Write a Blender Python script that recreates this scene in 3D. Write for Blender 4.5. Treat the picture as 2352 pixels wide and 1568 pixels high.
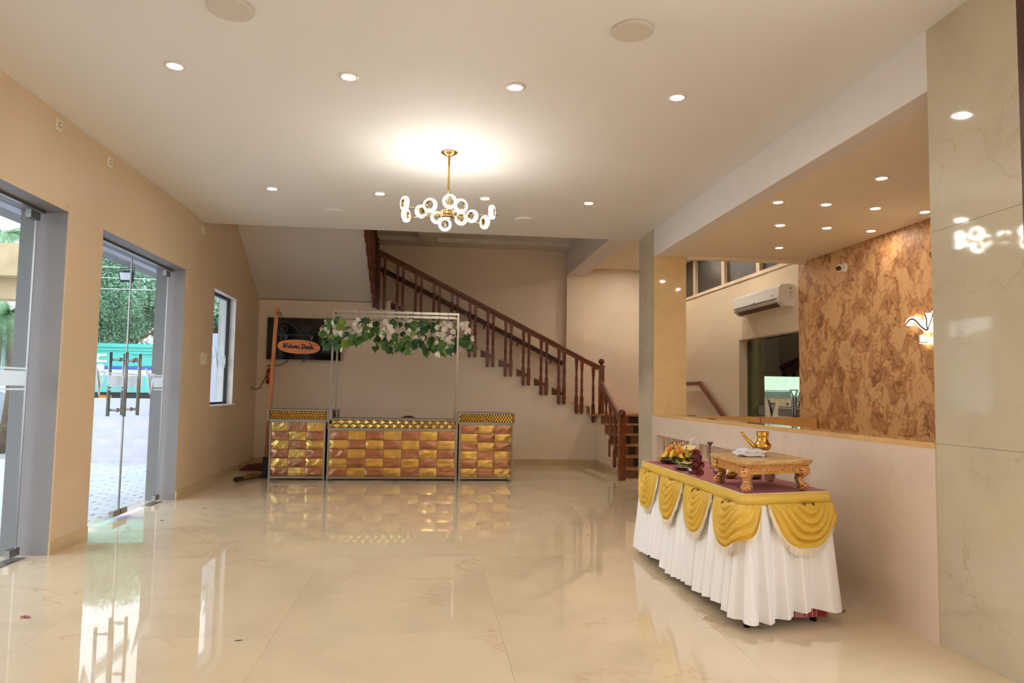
import bpy, bmesh, math, random
from mathutils import Matrix, Vector, Quaternion
from math import sin, cos, pi, radians, sqrt, hypot, atan2
random.seed(7)
SC = bpy.context.scene
COL = SC.collection
for o in list(bpy.data.objects):
    bpy.data.objects.remove(o)

# ------------------------------------------------------------------ camera
cam_d = bpy.data.cameras.new('camera')
cam = bpy.data.objects.new('camera', cam_d)
COL.objects.link(cam)
YAW, PIT, ROL = 0.108637, 0.069676, 0.016562
_f = Vector((sin(YAW)*cos(PIT), cos(YAW)*cos(PIT), sin(PIT)))
_r = Vector((cos(YAW), -sin(YAW), 0))
_u = _r.cross(_f)
_r2 = cos(ROL)*_r + sin(ROL)*_u
_u2 = -sin(ROL)*_r + cos(ROL)*_u
mw = Matrix((_r2, _u2, -_f)).transposed().to_4x4()
mw.translation = (0, 0, 1.3)
cam.matrix_world = mw
cam_d.sensor_width = 36
cam_d.lens = 1654.2/2352*36
cam_d.clip_start = .05
SC.camera = cam

# ------------------------------------------------------------------ world, exposure
SC.view_settings.view_transform = 'Standard'
SC.view_settings.look = 'None'
SC.view_settings.exposure = 0.72
SC.view_settings.gamma = 1.0
SC.view_settings.use_curve_mapping = False
SC.cycles.use_denoising = True
SC.cycles.max_bounces = 10
SC.cycles.diffuse_bounces = 5
SC.cycles.glossy_bounces = 5
SC.cycles.transparent_max_bounces = 12
SC.cycles.sample_clamp_indirect = 6
SC.cycles.caustics_reflective = False
SC.cycles.caustics_refractive = False
W = bpy.data.worlds.new('overcast_sky')
SC.world = W
W.use_nodes = True
nt = W.node_tree
nt.nodes.clear()
_o = nt.nodes.new('ShaderNodeOutputWorld')
_b = nt.nodes.new('ShaderNodeBackground')
_t = nt.nodes.new('ShaderNodeTexCoord')
_s = nt.nodes.new('ShaderNodeSeparateXYZ')
_m = nt.nodes.new('ShaderNodeValToRGB')
_m.color_ramp.elements[0].position = 0.0
_m.color_ramp.elements[0].color = (.92, .95, 1.0, 1)
_m.color_ramp.elements[1].position = .9
_m.color_ramp.elements[1].color = (.74, .85, 1.0, 1)
nt.links.new(_t.outputs['Generated'], _s.inputs[0])
nt.links.new(_s.outputs[2], _m.inputs[0])
nt.links.new(_m.outputs[0], _b.inputs[0])
_b.inputs[1].default_value = 2.3          # SKY
nt.links.new(_b.outputs[0], _o.inputs[0])
L_DOWN = 205.0       # downlight disc radiance
L_REC = 140.0        # reception downlights
L_RING = 24.0       # chandelier rings
WARM = (1.0, .98, .94)
WARM2 = (1.0, .90, .75)

# ------------------------------------------------------------------ node helpers / materials
def lin(c):
    return tuple((x/255/12.92 if x/255 <= .04045 else ((x/255+.055)/1.055)**2.4) for x in c)

def newmat(name):
    m = bpy.data.materials.new(name)
    m.use_nodes = True
    n = m.node_tree
    n.nodes.clear()
    out = n.nodes.new('ShaderNodeOutputMaterial')
    p = n.nodes.new('ShaderNodeBsdfPrincipled')
    n.links.new(p.outputs[0], out.inputs[0])
    return m, n, p, out

def nd(n, t, **kw):
    x = n.nodes.new(t)
    for k, v in kw.items():
        if k.startswith('i_'):
            x.inputs[k[2:].replace('_', ' ')].default_value = v
        else:
            setattr(x, k, v)
    return x

def ramp(n, src, stops, interp='LINEAR'):
    r = n.nodes.new('ShaderNodeValToRGB')
    r.color_ramp.interpolation = interp
    els = r.color_ramp.elements
    els[0].position, els[0].color = stops[0][0], (*stops[0][1], 1)
    els[1].position, els[1].color = stops[-1][0], (*stops[-1][1], 1)
    for p, c in stops[1:-1]:
        e = els.new(p)
        e.color = (*c, 1)
    n.links.new(src, r.inputs[0])
    return r.outputs[0]

def wpos(n, scale=(1, 1, 1), rnd=0.0):
    g = n.nodes.new('ShaderNodeNewGeometry')
    v = g.outputs['Position']
    if rnd:
        oi = n.nodes.new('ShaderNodeObjectInfo')
        mu = nd(n, 'ShaderNodeVectorMath', operation='SCALE')
        cv = n.nodes.new('ShaderNodeCombineXYZ')
        for i in range(3):
            n.links.new(oi.outputs['Random'], cv.inputs[i])
        n.links.new(cv.outputs[0], mu.inputs[0])
        mu.inputs['Scale'].default_value = rnd
        ad = nd(n, 'ShaderNodeVectorMath', operation='ADD')
        n.links.new(v, ad.inputs[0])
        n.links.new(mu.outputs[0], ad.inputs[1])
        v = ad.outputs[0]
    m = n.nodes.new('ShaderNodeMapping')
    m.inputs['Scale'].default_value = scale
    n.links.new(v, m.inputs[0])
    return m.outputs[0]

def opos(n, scale=(1, 1, 1)):
    g = n.nodes.new('ShaderNodeTexCoord')
    m = n.nodes.new('ShaderNodeMapping')
    m.inputs['Scale'].default_value = scale
    n.links.new(g.outputs['Object'], m.inputs[0])
    return m.outputs[0]

def noise(n, vec, scale, detail=3, rough=.5, dist=0.0):
    t = nd(n, 'ShaderNodeTexNoise')
    t.inputs['Scale'].default_value = scale
    t.inputs['Detail'].default_value = detail
    t.inputs['Roughness'].default_value = rough
    t.inputs['Distortion'].default_value = dist
    n.links.new(vec, t.inputs['Vector'])
    return t.outputs['Fac']

def mixc(n, fac, a, b):
    m = nd(n, 'ShaderNodeMix', data_type='RGBA')
    for s, x in ((m.inputs[0], fac), (m.inputs[6], a), (m.inputs[7], b)):
        if isinstance(x, (int, float)):
            s.default_value = x
        elif isinstance(x, tuple):
            s.default_value = (*x, 1)
        else:
            n.links.new(x, s)
    return m.outputs[2]

def bump(n, p, h, strength, dist):
    b = n.nodes.new('ShaderNodeBump')
    b.inputs['Strength'].default_value = strength
    b.inputs['Distance'].default_value = dist
    n.links.new(h, b.inputs['Height'])
    n.links.new(b.outputs[0], p.inputs['Normal'])

def M(name, col, rough=.5, metal=0.0, var=.08, vscale=6.0, bmp=0.0, bscale=80.0, bdist=.01, spec=.5, coat=0.0, sheen=0.0, world=False, stretch=(1, 1, 1), emit=None, sss=0):
    m, n, p, out = newmat(name)
    c = lin(col)
    vec = wpos(n, stretch) if world else opos(n, stretch)
    f = noise(n, vec, vscale, 3)
    a = tuple(x*(1-var) for x in c)
    b = tuple(min(1, x*(1+var)) for x in c)
    n.links.new(ramp(n, f, [(.3, a), (.7, b)]), p.inputs['Base Color'])
    p.inputs['Roughness'].default_value = rough
    p.inputs['Metallic'].default_value = metal
    p.inputs['Specular IOR Level'].default_value = spec
    p.inputs['Coat Weight'].default_value = coat
    p.inputs['Coat Roughness'].default_value = .08
    p.inputs['Sheen Weight'].default_value = sheen
    if bmp:
        bump(n, p, noise(n, vec, bscale, 4), bmp, bdist)
    if emit:
        p.inputs['Emission Color'].default_value = (*emit[0], 1)
        p.inputs['Emission Strength'].default_value = emit[1]
    return m

def marble(name, base, vein, rough=.06, vs=1.0, vein_w=.012, var=.06, rnd=0.0, wob=0.0, spec=.5, coat=0.0):
    m, n, p, out = newmat(name)
    v = wpos(n, (1, 1, 1), rnd)
    b = lin(base)
    f = noise(n, v, 1.7*vs, 6, .6, .6)
    c0 = ramp(n, f, [(.25, tuple(x*(1-2.0*var) for x in b)), (.5, b), (.75, tuple(min(1, x*(1+var)) for x in b))])
    nz = nd(n, 'ShaderNodeTexNoise'); nz.inputs['Scale'].default_value = 2.6*vs; nz.inputs['Detail'].default_value = 7; nz.inputs['Roughness'].default_value = .62
    n.links.new(v, nz.inputs['Vector'])
    scl = nd(n, 'ShaderNodeVectorMath', operation='SCALE'); scl.inputs['Scale'].default_value = .75/vs
    n.links.new(nz.outputs['Color'], scl.inputs[0])
    adv = nd(n, 'ShaderNodeVectorMath', operation='ADD')
    n.links.new(v, adv.inputs[0]); n.links.new(scl.outputs[0], adv.inputs[1])
    vo = nd(n, 'ShaderNodeTexVoronoi', feature='DISTANCE_TO_EDGE'); vo.inputs['Scale'].default_value = 1.5*vs
    n.links.new(adv.outputs[0], vo.inputs['Vector'])
    vm = ramp(n, vo.outputs['Distance'], [(0.0, (1, 1, 1)), (vein_w*.35, (.45, .45, .45)), (vein_w*2.2, (0, 0, 0))])
    f3 = noise(n, v, 1.3*vs, 2)
    k = ramp(n, f3, [(.42, (0, 0, 0)), (.68, (.62, .62, .62))])
    mm = nd(n, 'ShaderNodeMath', operation='MULTIPLY')
    n.links.new(vm, mm.inputs[0]); n.links.new(k, mm.inputs[1])
    n.links.new(mixc(n, mm.outputs[0], c0, lin(vein)), p.inputs['Base Color'])
    p.inputs['Roughness'].default_value = rough
    p.inputs['Specular IOR Level'].default_value = spec
    p.inputs['Coat Weight'].default_value = coat
    p.inputs['Coat Roughness'].default_value = .02
    if wob:
        bump(n, p, noise(n, v, 5.0, 1), wob, .01)
    return m

MT = {}
MT['ceil'] = M('white_ceiling_paint', (233, 231, 229), .7, var=.015, vscale=1.2, world=True)
MT['ceil_tan'] = M('warm_ceiling_paint', (240, 228, 206), .7, var=.02, world=True)
MT['beam'] = M('white_beam_paint', (232, 228, 226), .6, var=.01, world=True)
MT['tan'] = M('peach_wall_paint', (216, 191, 158), .42, var=.025, vscale=1.5, world=True, bmp=.05, bscale=30)
MT['tan2'] = M('lightened_wall_paint', (240, 222, 200), .4, var=.02, vscale=1.5, world=True, bmp=.05, bscale=30)  # same wall paint, lightened to stand in for light missing at the back
MT['grey'] = M('shaded_grey_reveal_paint', (138, 135, 135), .6, var=.02, world=True)  # reveal grey, darkened to carry the canopy's shade in its colour
MT['lav'] = M('grey_exterior_paint', (206, 206, 220), .6, var=.02, world=True)
MT['wallw'] = M('white_wall_paint', (228, 208, 178), .55, var=.015, world=True)
MT['floor'] = marble('cream_floor_marble', (230, 209, 176), (184, 136, 94), .03, .8, .014, .06, 37.0, wob=.018)
MT['grout'] = M('floor_joint_grout', (206, 176, 132), .5)
MT['pillar'] = marble('grey_beige_marble', (200, 189, 164), (166, 124, 84), .05, 1.1, .012, .06)
MT['pillar2'] = marble('golden_marble', (226, 198, 148), (190, 144, 84), .06, 1.6, .012, .06)
MT['halfwall'] = marble('pinkish_beige_tile', (226, 206, 188), (204, 180, 160), .10, .7, .02, .03)
MT['ledge'] = marble('golden_ledge_marble', (222, 180, 120), (180, 130, 74), .05, 2, .02, .06)
MT['skirt_stone'] = marble('baseboard_stone', (205, 180, 138), (160, 124, 84), .12, 2, .02, .06)
MT['wood'] = M('dark_red_wood', (108, 48, 22), .32, var=.35, vscale=5, stretch=(9, 9, 1.2), coat=.2)
MT['wood_dark'] = M('dark_brown_wood', (74, 34, 20), .4, var=.35, vscale=5, stretch=(9, 9, 1.2), coat=.1)
MT['wood_post'] = M('pine_post_wood', (176, 108, 54), .45, var=.2, vscale=4, stretch=(14, 14, 1))
MT['wood_sign'] = M('orange_sign_wood', (196, 116, 66), .4, var=.35, vscale=3, stretch=(2, 2, 14))
MT['steel'] = M('polished_steel', (150, 144, 134), .28, 1.0, var=.05)
MT['steel_dark'] = M('brushed_steel', (150, 148, 145), .3, 1.0, var=.08, stretch=(1, 1, 30))
MT['gold_panel'] = M('polished_gold_foil', (204, 170, 98), .15, 1.0, var=.05, bmp=.0)
MT['copper_panel'] = M('polished_copper_foil', (170, 122, 96), .15, 1.0, var=.05)
MT['gold_lattice'] = M('gold_lattice_metal', (204, 168, 96), .2, 1.0, var=.06)
MT['panel_back'] = M('dark_backing', (70, 40, 24), .7)
MT['brass'] = M('polished_brass', (222, 168, 78), .12, 1.0, var=.04)
MT['brass_lamp'] = M('satin_brass', (190, 156, 96), .25, 1.0, var=.04)
MT['tv'] = M('black_screen_glass', (8, 9, 10), .08, spec=.4)
MT['black'] = M('black_plastic', (22, 20, 20), .45)
MT['iron'] = M('wrought_iron', (30, 30, 32), .5)
MT['red'] = M('extinguisher_red', (170, 26, 34), .3)
MT['redpale'] = M('extinguisher_label', (206, 92, 92), .5)
MT['white_pl'] = M('white_plastic', (232, 226, 216), .35)
MT['switch_pl'] = M('cream_switch_plastic', (226, 214, 184), .35, var=.02)
MT['grey_sp'] = M('grey_speaker_grille', (212, 205, 194), .6, var=.05, vscale=90)
MT['ac'] = M('ac_white_plastic', (232, 228, 222), .25, var=.01)
MT['ac_dark'] = M('ac_dark_louvre', (60, 48, 40), .4)
MT['maroon'] = M('maroon_cloth', (92, 22, 28), .9, var=.25, bmp=.4, bscale=120)
MT['straw'] = M('broom_straw', (150, 112, 70), .8, var=.3)
MT['broom_dark'] = M('broom_handle_binding', (46, 34, 28), .8)
MT['leaf'] = M('green_leaf', (62, 104, 36), .5, var=.35, vscale=9)
MT['leaf2'] = M('deep_green_leaf', (40, 78, 40), .5, var=.3, vscale=9)
MT['leaf3'] = M('yellow_green_leaf', (112, 148, 52), .5, var=.25, vscale=9)
MT['leafw'] = M('white_leaf', (236, 226, 214), .6, var=.04)
MT['stem'] = M('pale_stem', (150, 152, 110), .6)
MT['banana'] = M('banana_peel', (232, 188, 56), .45, var=.12, vscale=30)
MT['orange'] = M('orange_peel', (226, 130, 46), .45, bmp=.2, bscale=160)
MT['betel'] = M('betel_leaf', (112, 150, 40), .4, var=.2, vscale=14)
MT['paste'] = M('sandal_paste', (206, 164, 116), .6, var=.12, vscale=60, bmp=.4, bscale=120)
MT['rice'] = M('white_grain', (226, 208, 170), .7, var=.08, vscale=90, bmp=.4, bscale=160)
MT['papaya'] = M('cut_fruit_flesh', (240, 214, 150), .5, var=.05)
MT['papaya_skin'] = M('cut_fruit_skin', (224, 158, 52), .45, var=.12)
MT['rose'] = M('dark_red_petal', (140, 14, 34), .6, var=.3, vscale=24, sheen=.3)
MT['cloth_white'] = M('white_cotton', (226, 224, 230), .8, var=.03)
MT['satin'] = M('white_satin', (244, 241, 240), .26, var=.015, sheen=.25, spec=.5)
MT['goldcloth'] = M('gold_satin', (222, 180, 64), .36, var=.07, vscale=8)
MT['goldband'] = M('gold_satin_band', (224, 186, 80), .4, var=.07, vscale=12, stretch=(1, 1, 14))
MT['fringe'] = M('cream_fringe', (240, 228, 204), .7, var=.06)
MT['teal'] = M('teal_truck_paint', (96, 214, 200), .4, var=.03)
MT['blue'] = M('blue_stripe', (70, 110, 200), .5)
MT['whitep'] = M('white_paint', (240, 240, 240), .5)
MT['dark'] = M('dark_metal', (50, 50, 55), .6)
MT['orange_p'] = M('orange_marker', (236, 140, 50), .5)
MT['bark'] = M('bark', (120, 104, 86), .9, var=.25, vscale=10, bmp=.5)
MT['fol'] = M('hazed_tree_foliage', (134, 172, 140), .5, var=.45, vscale=3)  # leaf green paled and blued, outdoor haze put into the colour
MT['palm'] = M('palm_frond', (120, 158, 110), .5, var=.3, vscale=3)
MT['paver'] = M('grey_paver', (196, 200, 206), .8, var=.08, vscale=12, bmp=.3, bscale=60)
MT['ground'] = M('joint_sand', (150, 150, 152), .9)
MT['conc'] = M('beige_concrete', (196, 172, 132), .8, var=.12, vscale=3)
MT['van'] = M('silver_van_paint', (150, 156, 166), .3, .3)
MT['glass_dark'] = M('tinted_glass', (30, 36, 42), .08)
MT['rubber'] = M('tyre_rubber', (34, 34, 36), .8)
MT['house'] = M('pale_blue_house_paint', (196, 212, 226), .7)
MT['rooft'] = M('grey_roof_sheet', (120, 124, 130), .6)
MT['pinkwall'] = M('pink_wall_paint', (240, 176, 148), .7)
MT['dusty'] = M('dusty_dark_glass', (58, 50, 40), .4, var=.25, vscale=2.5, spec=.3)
MT['darkroom'] = M('unlit_room_brown', (74, 64, 50), .6)  # gloom of the unlit inner room put into its wall colour
MT['desk'] = M('tan_desk_laminate', (206, 160, 98), .35, var=.03)
MT['rise'] = M('brown_riser_stone', (112, 76, 54), .15, var=.12)
MT['rise_dark'] = M('black_stripe_stone', (46, 40, 34), .15, var=.2)
MT['tread'] = M('brown_tread_stone', (176, 124, 86), .15, var=.12)
MT['tread_c'] = M('cream_tread_edge', (236, 220, 196), .3, var=.02)
MT['carpet'] = MT['maroon']
MT['niche'] = None

def emitter(name, col, s):
    m, n, p, out = newmat(name)
    p.inputs['Base Color'].default_value = (.9, .9, .9, 1)
    p.inputs['Emission Color'].default_value = (*col, 1)
    p.inputs['Emission Strength'].default_value = s
    return m
MT['lamp'] = emitter('downlight_glow', WARM, L_DOWN)
MT['lamp_r'] = emitter('reception_downlight_glow', WARM2, L_REC)
MT['lamp_l'] = emitter('landing_downlight_glow', WARM2, 520.0)
MT['ring'] = emitter('chandelier_ring_glow', (1.0, .97, .88), L_RING)
MT['sign_glow'] = emitter('sign_acrylic_glow', (1.0, .88, .66), 3.5)
MT['flood'] = M('floodlight_lens', (236, 240, 246), .2)

def glass(name, tint, refl=1.0):
    m, n, p, out = newmat(name)
    n.nodes.remove(p)
    tr = nd(n, 'ShaderNodeBsdfTransparent'); tr.inputs[0].default_value = (*tint, 1)
    gl = nd(n, 'ShaderNodeBsdfGlossy'); gl.inputs['Roughness'].default_value = 0.0
    lw_ = nd(n, 'ShaderNodeLayerWeight'); lw_.inputs['Blend'].default_value = .5
    pw_ = nd(n, 'ShaderNodeMath', operation='POWER'); pw_.inputs[1].default_value = 5.0
    n.links.new(lw_.outputs['Facing'], pw_.inputs[0])
    mul = nd(n, 'ShaderNodeMath', operation='MULTIPLY_ADD'); mul.inputs[1].default_value = .8*refl; mul.inputs[2].default_value = .04*refl
    n.links.new(pw_.outputs[0], mul.inputs[0])
    mx = nd(n, 'ShaderNodeMixShader')
    n.links.new(mul.outputs[0], mx.inputs[0]); n.links.new(tr.outputs[0], mx.inputs[1]); n.links.new(gl.outputs[0], mx.inputs[2])
    n.links.new(mx.outputs[0], out.inputs[0])
    return m
MT['glass'] = glass('clear_door_glass', (.93, .96, .96))
MT['glass_g'] = glass('greenish_glass', (.55, .62, .52), 1.2)

def frost(name, col, a):
    m, n, p, out = newmat(name)
    p.inputs['Base Color'].default_value = (*lin(col), 1)
    p.inputs['Roughness'].default_value = .7
    p.inputs['Alpha'].default_value = a
    tl = nd(n, 'ShaderNodeBsdfTranslucent'); tl.inputs[0].default_value = (*lin(col), 1)
    mx = nd(n, 'ShaderNodeMixShader'); mx.inputs[0].default_value = .5
    n.links.new(p.outputs[0], mx.inputs[1]); n.links.new(tl.outputs[0], mx.inputs[2])
    tr = nd(n, 'ShaderNodeBsdfTransparent')
    m2 = nd(n, 'ShaderNodeMixShader'); m2.inputs[0].default_value = a
    n.links.new(tr.outputs[0], m2.inputs[1]); n.links.new(mx.outputs[0], m2.inputs[2])
    n.links.new(m2.outputs[0], out.inputs[0])
    p.inputs['Alpha'].default_value = 1
    return m
MT['frost'] = frost('frosted_film', (236, 240, 242), .8)

def wallpaper(name, c0, c1, c2, sc=(1, 3.2, 1.7), wavy=.35):
    m, n, p, out = newmat(name)
    v = wpos(n, sc)
    nz = nd(n, 'ShaderNodeTexNoise'); nz.inputs['Scale'].default_value = 1.4; nz.inputs['Detail'].default_value = 4
    n.links.new(v, nz.inputs['Vector'])
    sc_ = nd(n, 'ShaderNodeVectorMath', operation='SCALE'); sc_.inputs['Scale'].default_value = wavy*2
    n.links.new(nz.outputs['Color'], sc_.inputs[0])
    ad = nd(n, 'ShaderNodeVectorMath', operation='ADD')
    n.links.new(v, ad.inputs[0]); n.links.new(sc_.outputs[0], ad.inputs[1])
    rt = nd(n, 'ShaderNodeMapping'); rt.inputs['Rotation'].default_value = (radians(26), 0, 0)
    n.links.new(ad.outputs[0], rt.inputs[0])
    v1 = nd(n, 'ShaderNodeTexVoronoi', distance='MANHATTAN'); v1.inputs['Scale'].default_value = 2.6
    n.links.new(rt.outputs[0], v1.inputs['Vector'])
    sp = nd(n, 'ShaderNodeSeparateColor'); n.links.new(v1.outputs['Color'], sp.inputs[0])
    ve = nd(n, 'ShaderNodeTexVoronoi', feature='DISTANCE_TO_EDGE'); ve.inputs['Scale'].default_value = 2.9
    n.links.new(rt.outputs[0], ve.inputs['Vector'])
    f = noise(n, rt.outputs[0], 5.5, 6, .68, 1.2)
    f0 = noise(n, rt.outputs[0], 1.6, 3, .6, .6)
    a1 = nd(n, 'ShaderNodeMath', operation='MULTIPLY_ADD'); a1.inputs[1].default_value = .34
    n.links.new(sp.outputs[0], a1.inputs[0]); n.links.new(f, a1.inputs[2])
    a3 = nd(n, 'ShaderNodeMath', operation='MULTIPLY_ADD'); a3.inputs[1].default_value = .7
    n.links.new(f0, a3.inputs[0]); n.links.new(a1.outputs[0], a3.inputs[2])
    eg = ramp(n, ve.outputs['Distance'], [(0, (.22, .22, .22)), (.05, (0, 0, 0))])
    a2 = nd(n, 'ShaderNodeMath', operation='ADD')
    n.links.new(a3.outputs[0], a2.inputs[0]); n.links.new(eg, a2.inputs[1])
    hlf = nd(n, 'ShaderNodeMath', operation='MULTIPLY'); hlf.inputs[1].default_value = .5
    n.links.new(a2.outputs[0], hlf.inputs[0]); a2 = hlf
    col = ramp(n, a2.outputs[0], [(.0, lin(c0)), (.50, lin(c0)), (.53, lin(c1)), (.60, lin(c1)), (.64, lin(c2)), (1, lin(c2))])
    n.links.new(col, p.inputs['Base Color'])
    p.inputs['Roughness'].default_value = .5
    bump(n, p, a2.outputs[0], .15, .01)
    return m
MT['wallpaper'] = wallpaper('rocky_wallpaper', (202, 158, 108), (172, 122, 76), (128, 82, 46), (1, 2.7, 2.0), .3)
MT['niche'] = wallpaper('streaked_stone', (204, 176, 146), (176, 140, 112), (136, 100, 78), (1, 5, 1.6), .3)

def stripes_check(name):
    m, n, p, out = newmat(name)
    v = opos(n, (1, 1, 1))
    w1 = nd(n, 'ShaderNodeTexWave'); w1.bands_direction = 'X'; w1.inputs['Scale'].default_value = 24
    w2 = nd(n, 'ShaderNodeTexWave'); w2.bands_direction = 'Y'; w2.inputs['Scale'].default_value = 24
    w3 = nd(n, 'ShaderNodeTexWave'); w3.bands_direction = 'Z'; w3.inputs['Scale'].default_value = 24
    r = []
    for w in (w1, w2, w3):
        n.links.new(v, w.inputs['Vector'])
        r.append(ramp(n, w.outputs['Fac'], [(.35, (0, 0, 0)), (.55, (1, 1, 1))]))
    a = nd(n, 'ShaderNodeMath', operation='ADD'); n.links.new(r[0], a.inputs[0]); n.links.new(r[1], a.inputs[1])
    h = nd(n, 'ShaderNodeMath', operation='MULTIPLY'); n.links.new(a.outputs[0], h.inputs[0]); h.inputs[1].default_value = .5
    n.links.new(ramp(n, h.outputs[0], [(0, lin((226, 196, 186))), (.5, lin((176, 66, 78))), (1, lin((140, 26, 46)))]), p.inputs['Base Color'])
    p.inputs['Roughness'].default_value = .8
    return m
MT['check'] = stripes_check('red_white_check_cotton')

def scroll(name, top=False):
    m, n, p, out = newmat(name)
    v = opos(n)
    sx_ = nd(n, 'ShaderNodeSeparateXYZ'); n.links.new(v, sx_.inputs[0])
    ax = nd(n, 'ShaderNodeMath', operation='ADD'); n.links.new(sx_.outputs[0], ax.inputs[0]); n.links.new(sx_.outputs[1], ax.inputs[1])
    cb_ = nd(n, 'ShaderNodeCombineXYZ'); n.links.new(ax.outputs[0], cb_.inputs[0]); n.links.new(sx_.outputs[2], cb_.inputs[1])
    vo = nd(n, 'ShaderNodeTexVoronoi', voronoi_dimensions='2D'); vo.inputs['Scale'].default_value = 38; vo.inputs['Randomness'].default_value = .55
    n.links.new(cb_.outputs[0], vo.inputs['Vector'])
    if top:
        f = noise(n, opos(n, (1, 7, 7)), 6, 5, .6, 1.0)
        c = ramp(n, f, [(.3, lin((158, 108, 56))), (.45, lin((200, 152, 88))), (.58, lin((214, 176, 116))), (.68, lin((186, 172, 146)))])
    else:
        mu = nd(n, 'ShaderNodeMath', operation='MULTIPLY'); mu.inputs[1].default_value = 15
        n.links.new(vo.outputs['Distance'], mu.inputs[0])
        si = nd(n, 'ShaderNodeMath', operation='SINE'); n.links.new(mu.outputs[0], si.inputs[0])
        c = ramp(n, si.outputs[0], [(.40, lin((220, 168, 96))), (.5, lin((170, 76, 36))), (.8, lin((142, 40, 22)))])
    n.links.new(c, p.inputs['Base Color'])
    p.inputs['Roughness'].default_value = .3
    return m
MT['scroll'] = scroll('painted_red_gold_scrollwork')
MT['stooltop'] = scroll('worn_gold_lacquer', True)
MT['silverpaint'] = M('silver_paint', (156, 148, 142), .35, .3)
MT['deepgold'] = M('worn_gold_paint', (200, 146, 66), .35, .2, var=.2, vscale=20)

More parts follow.
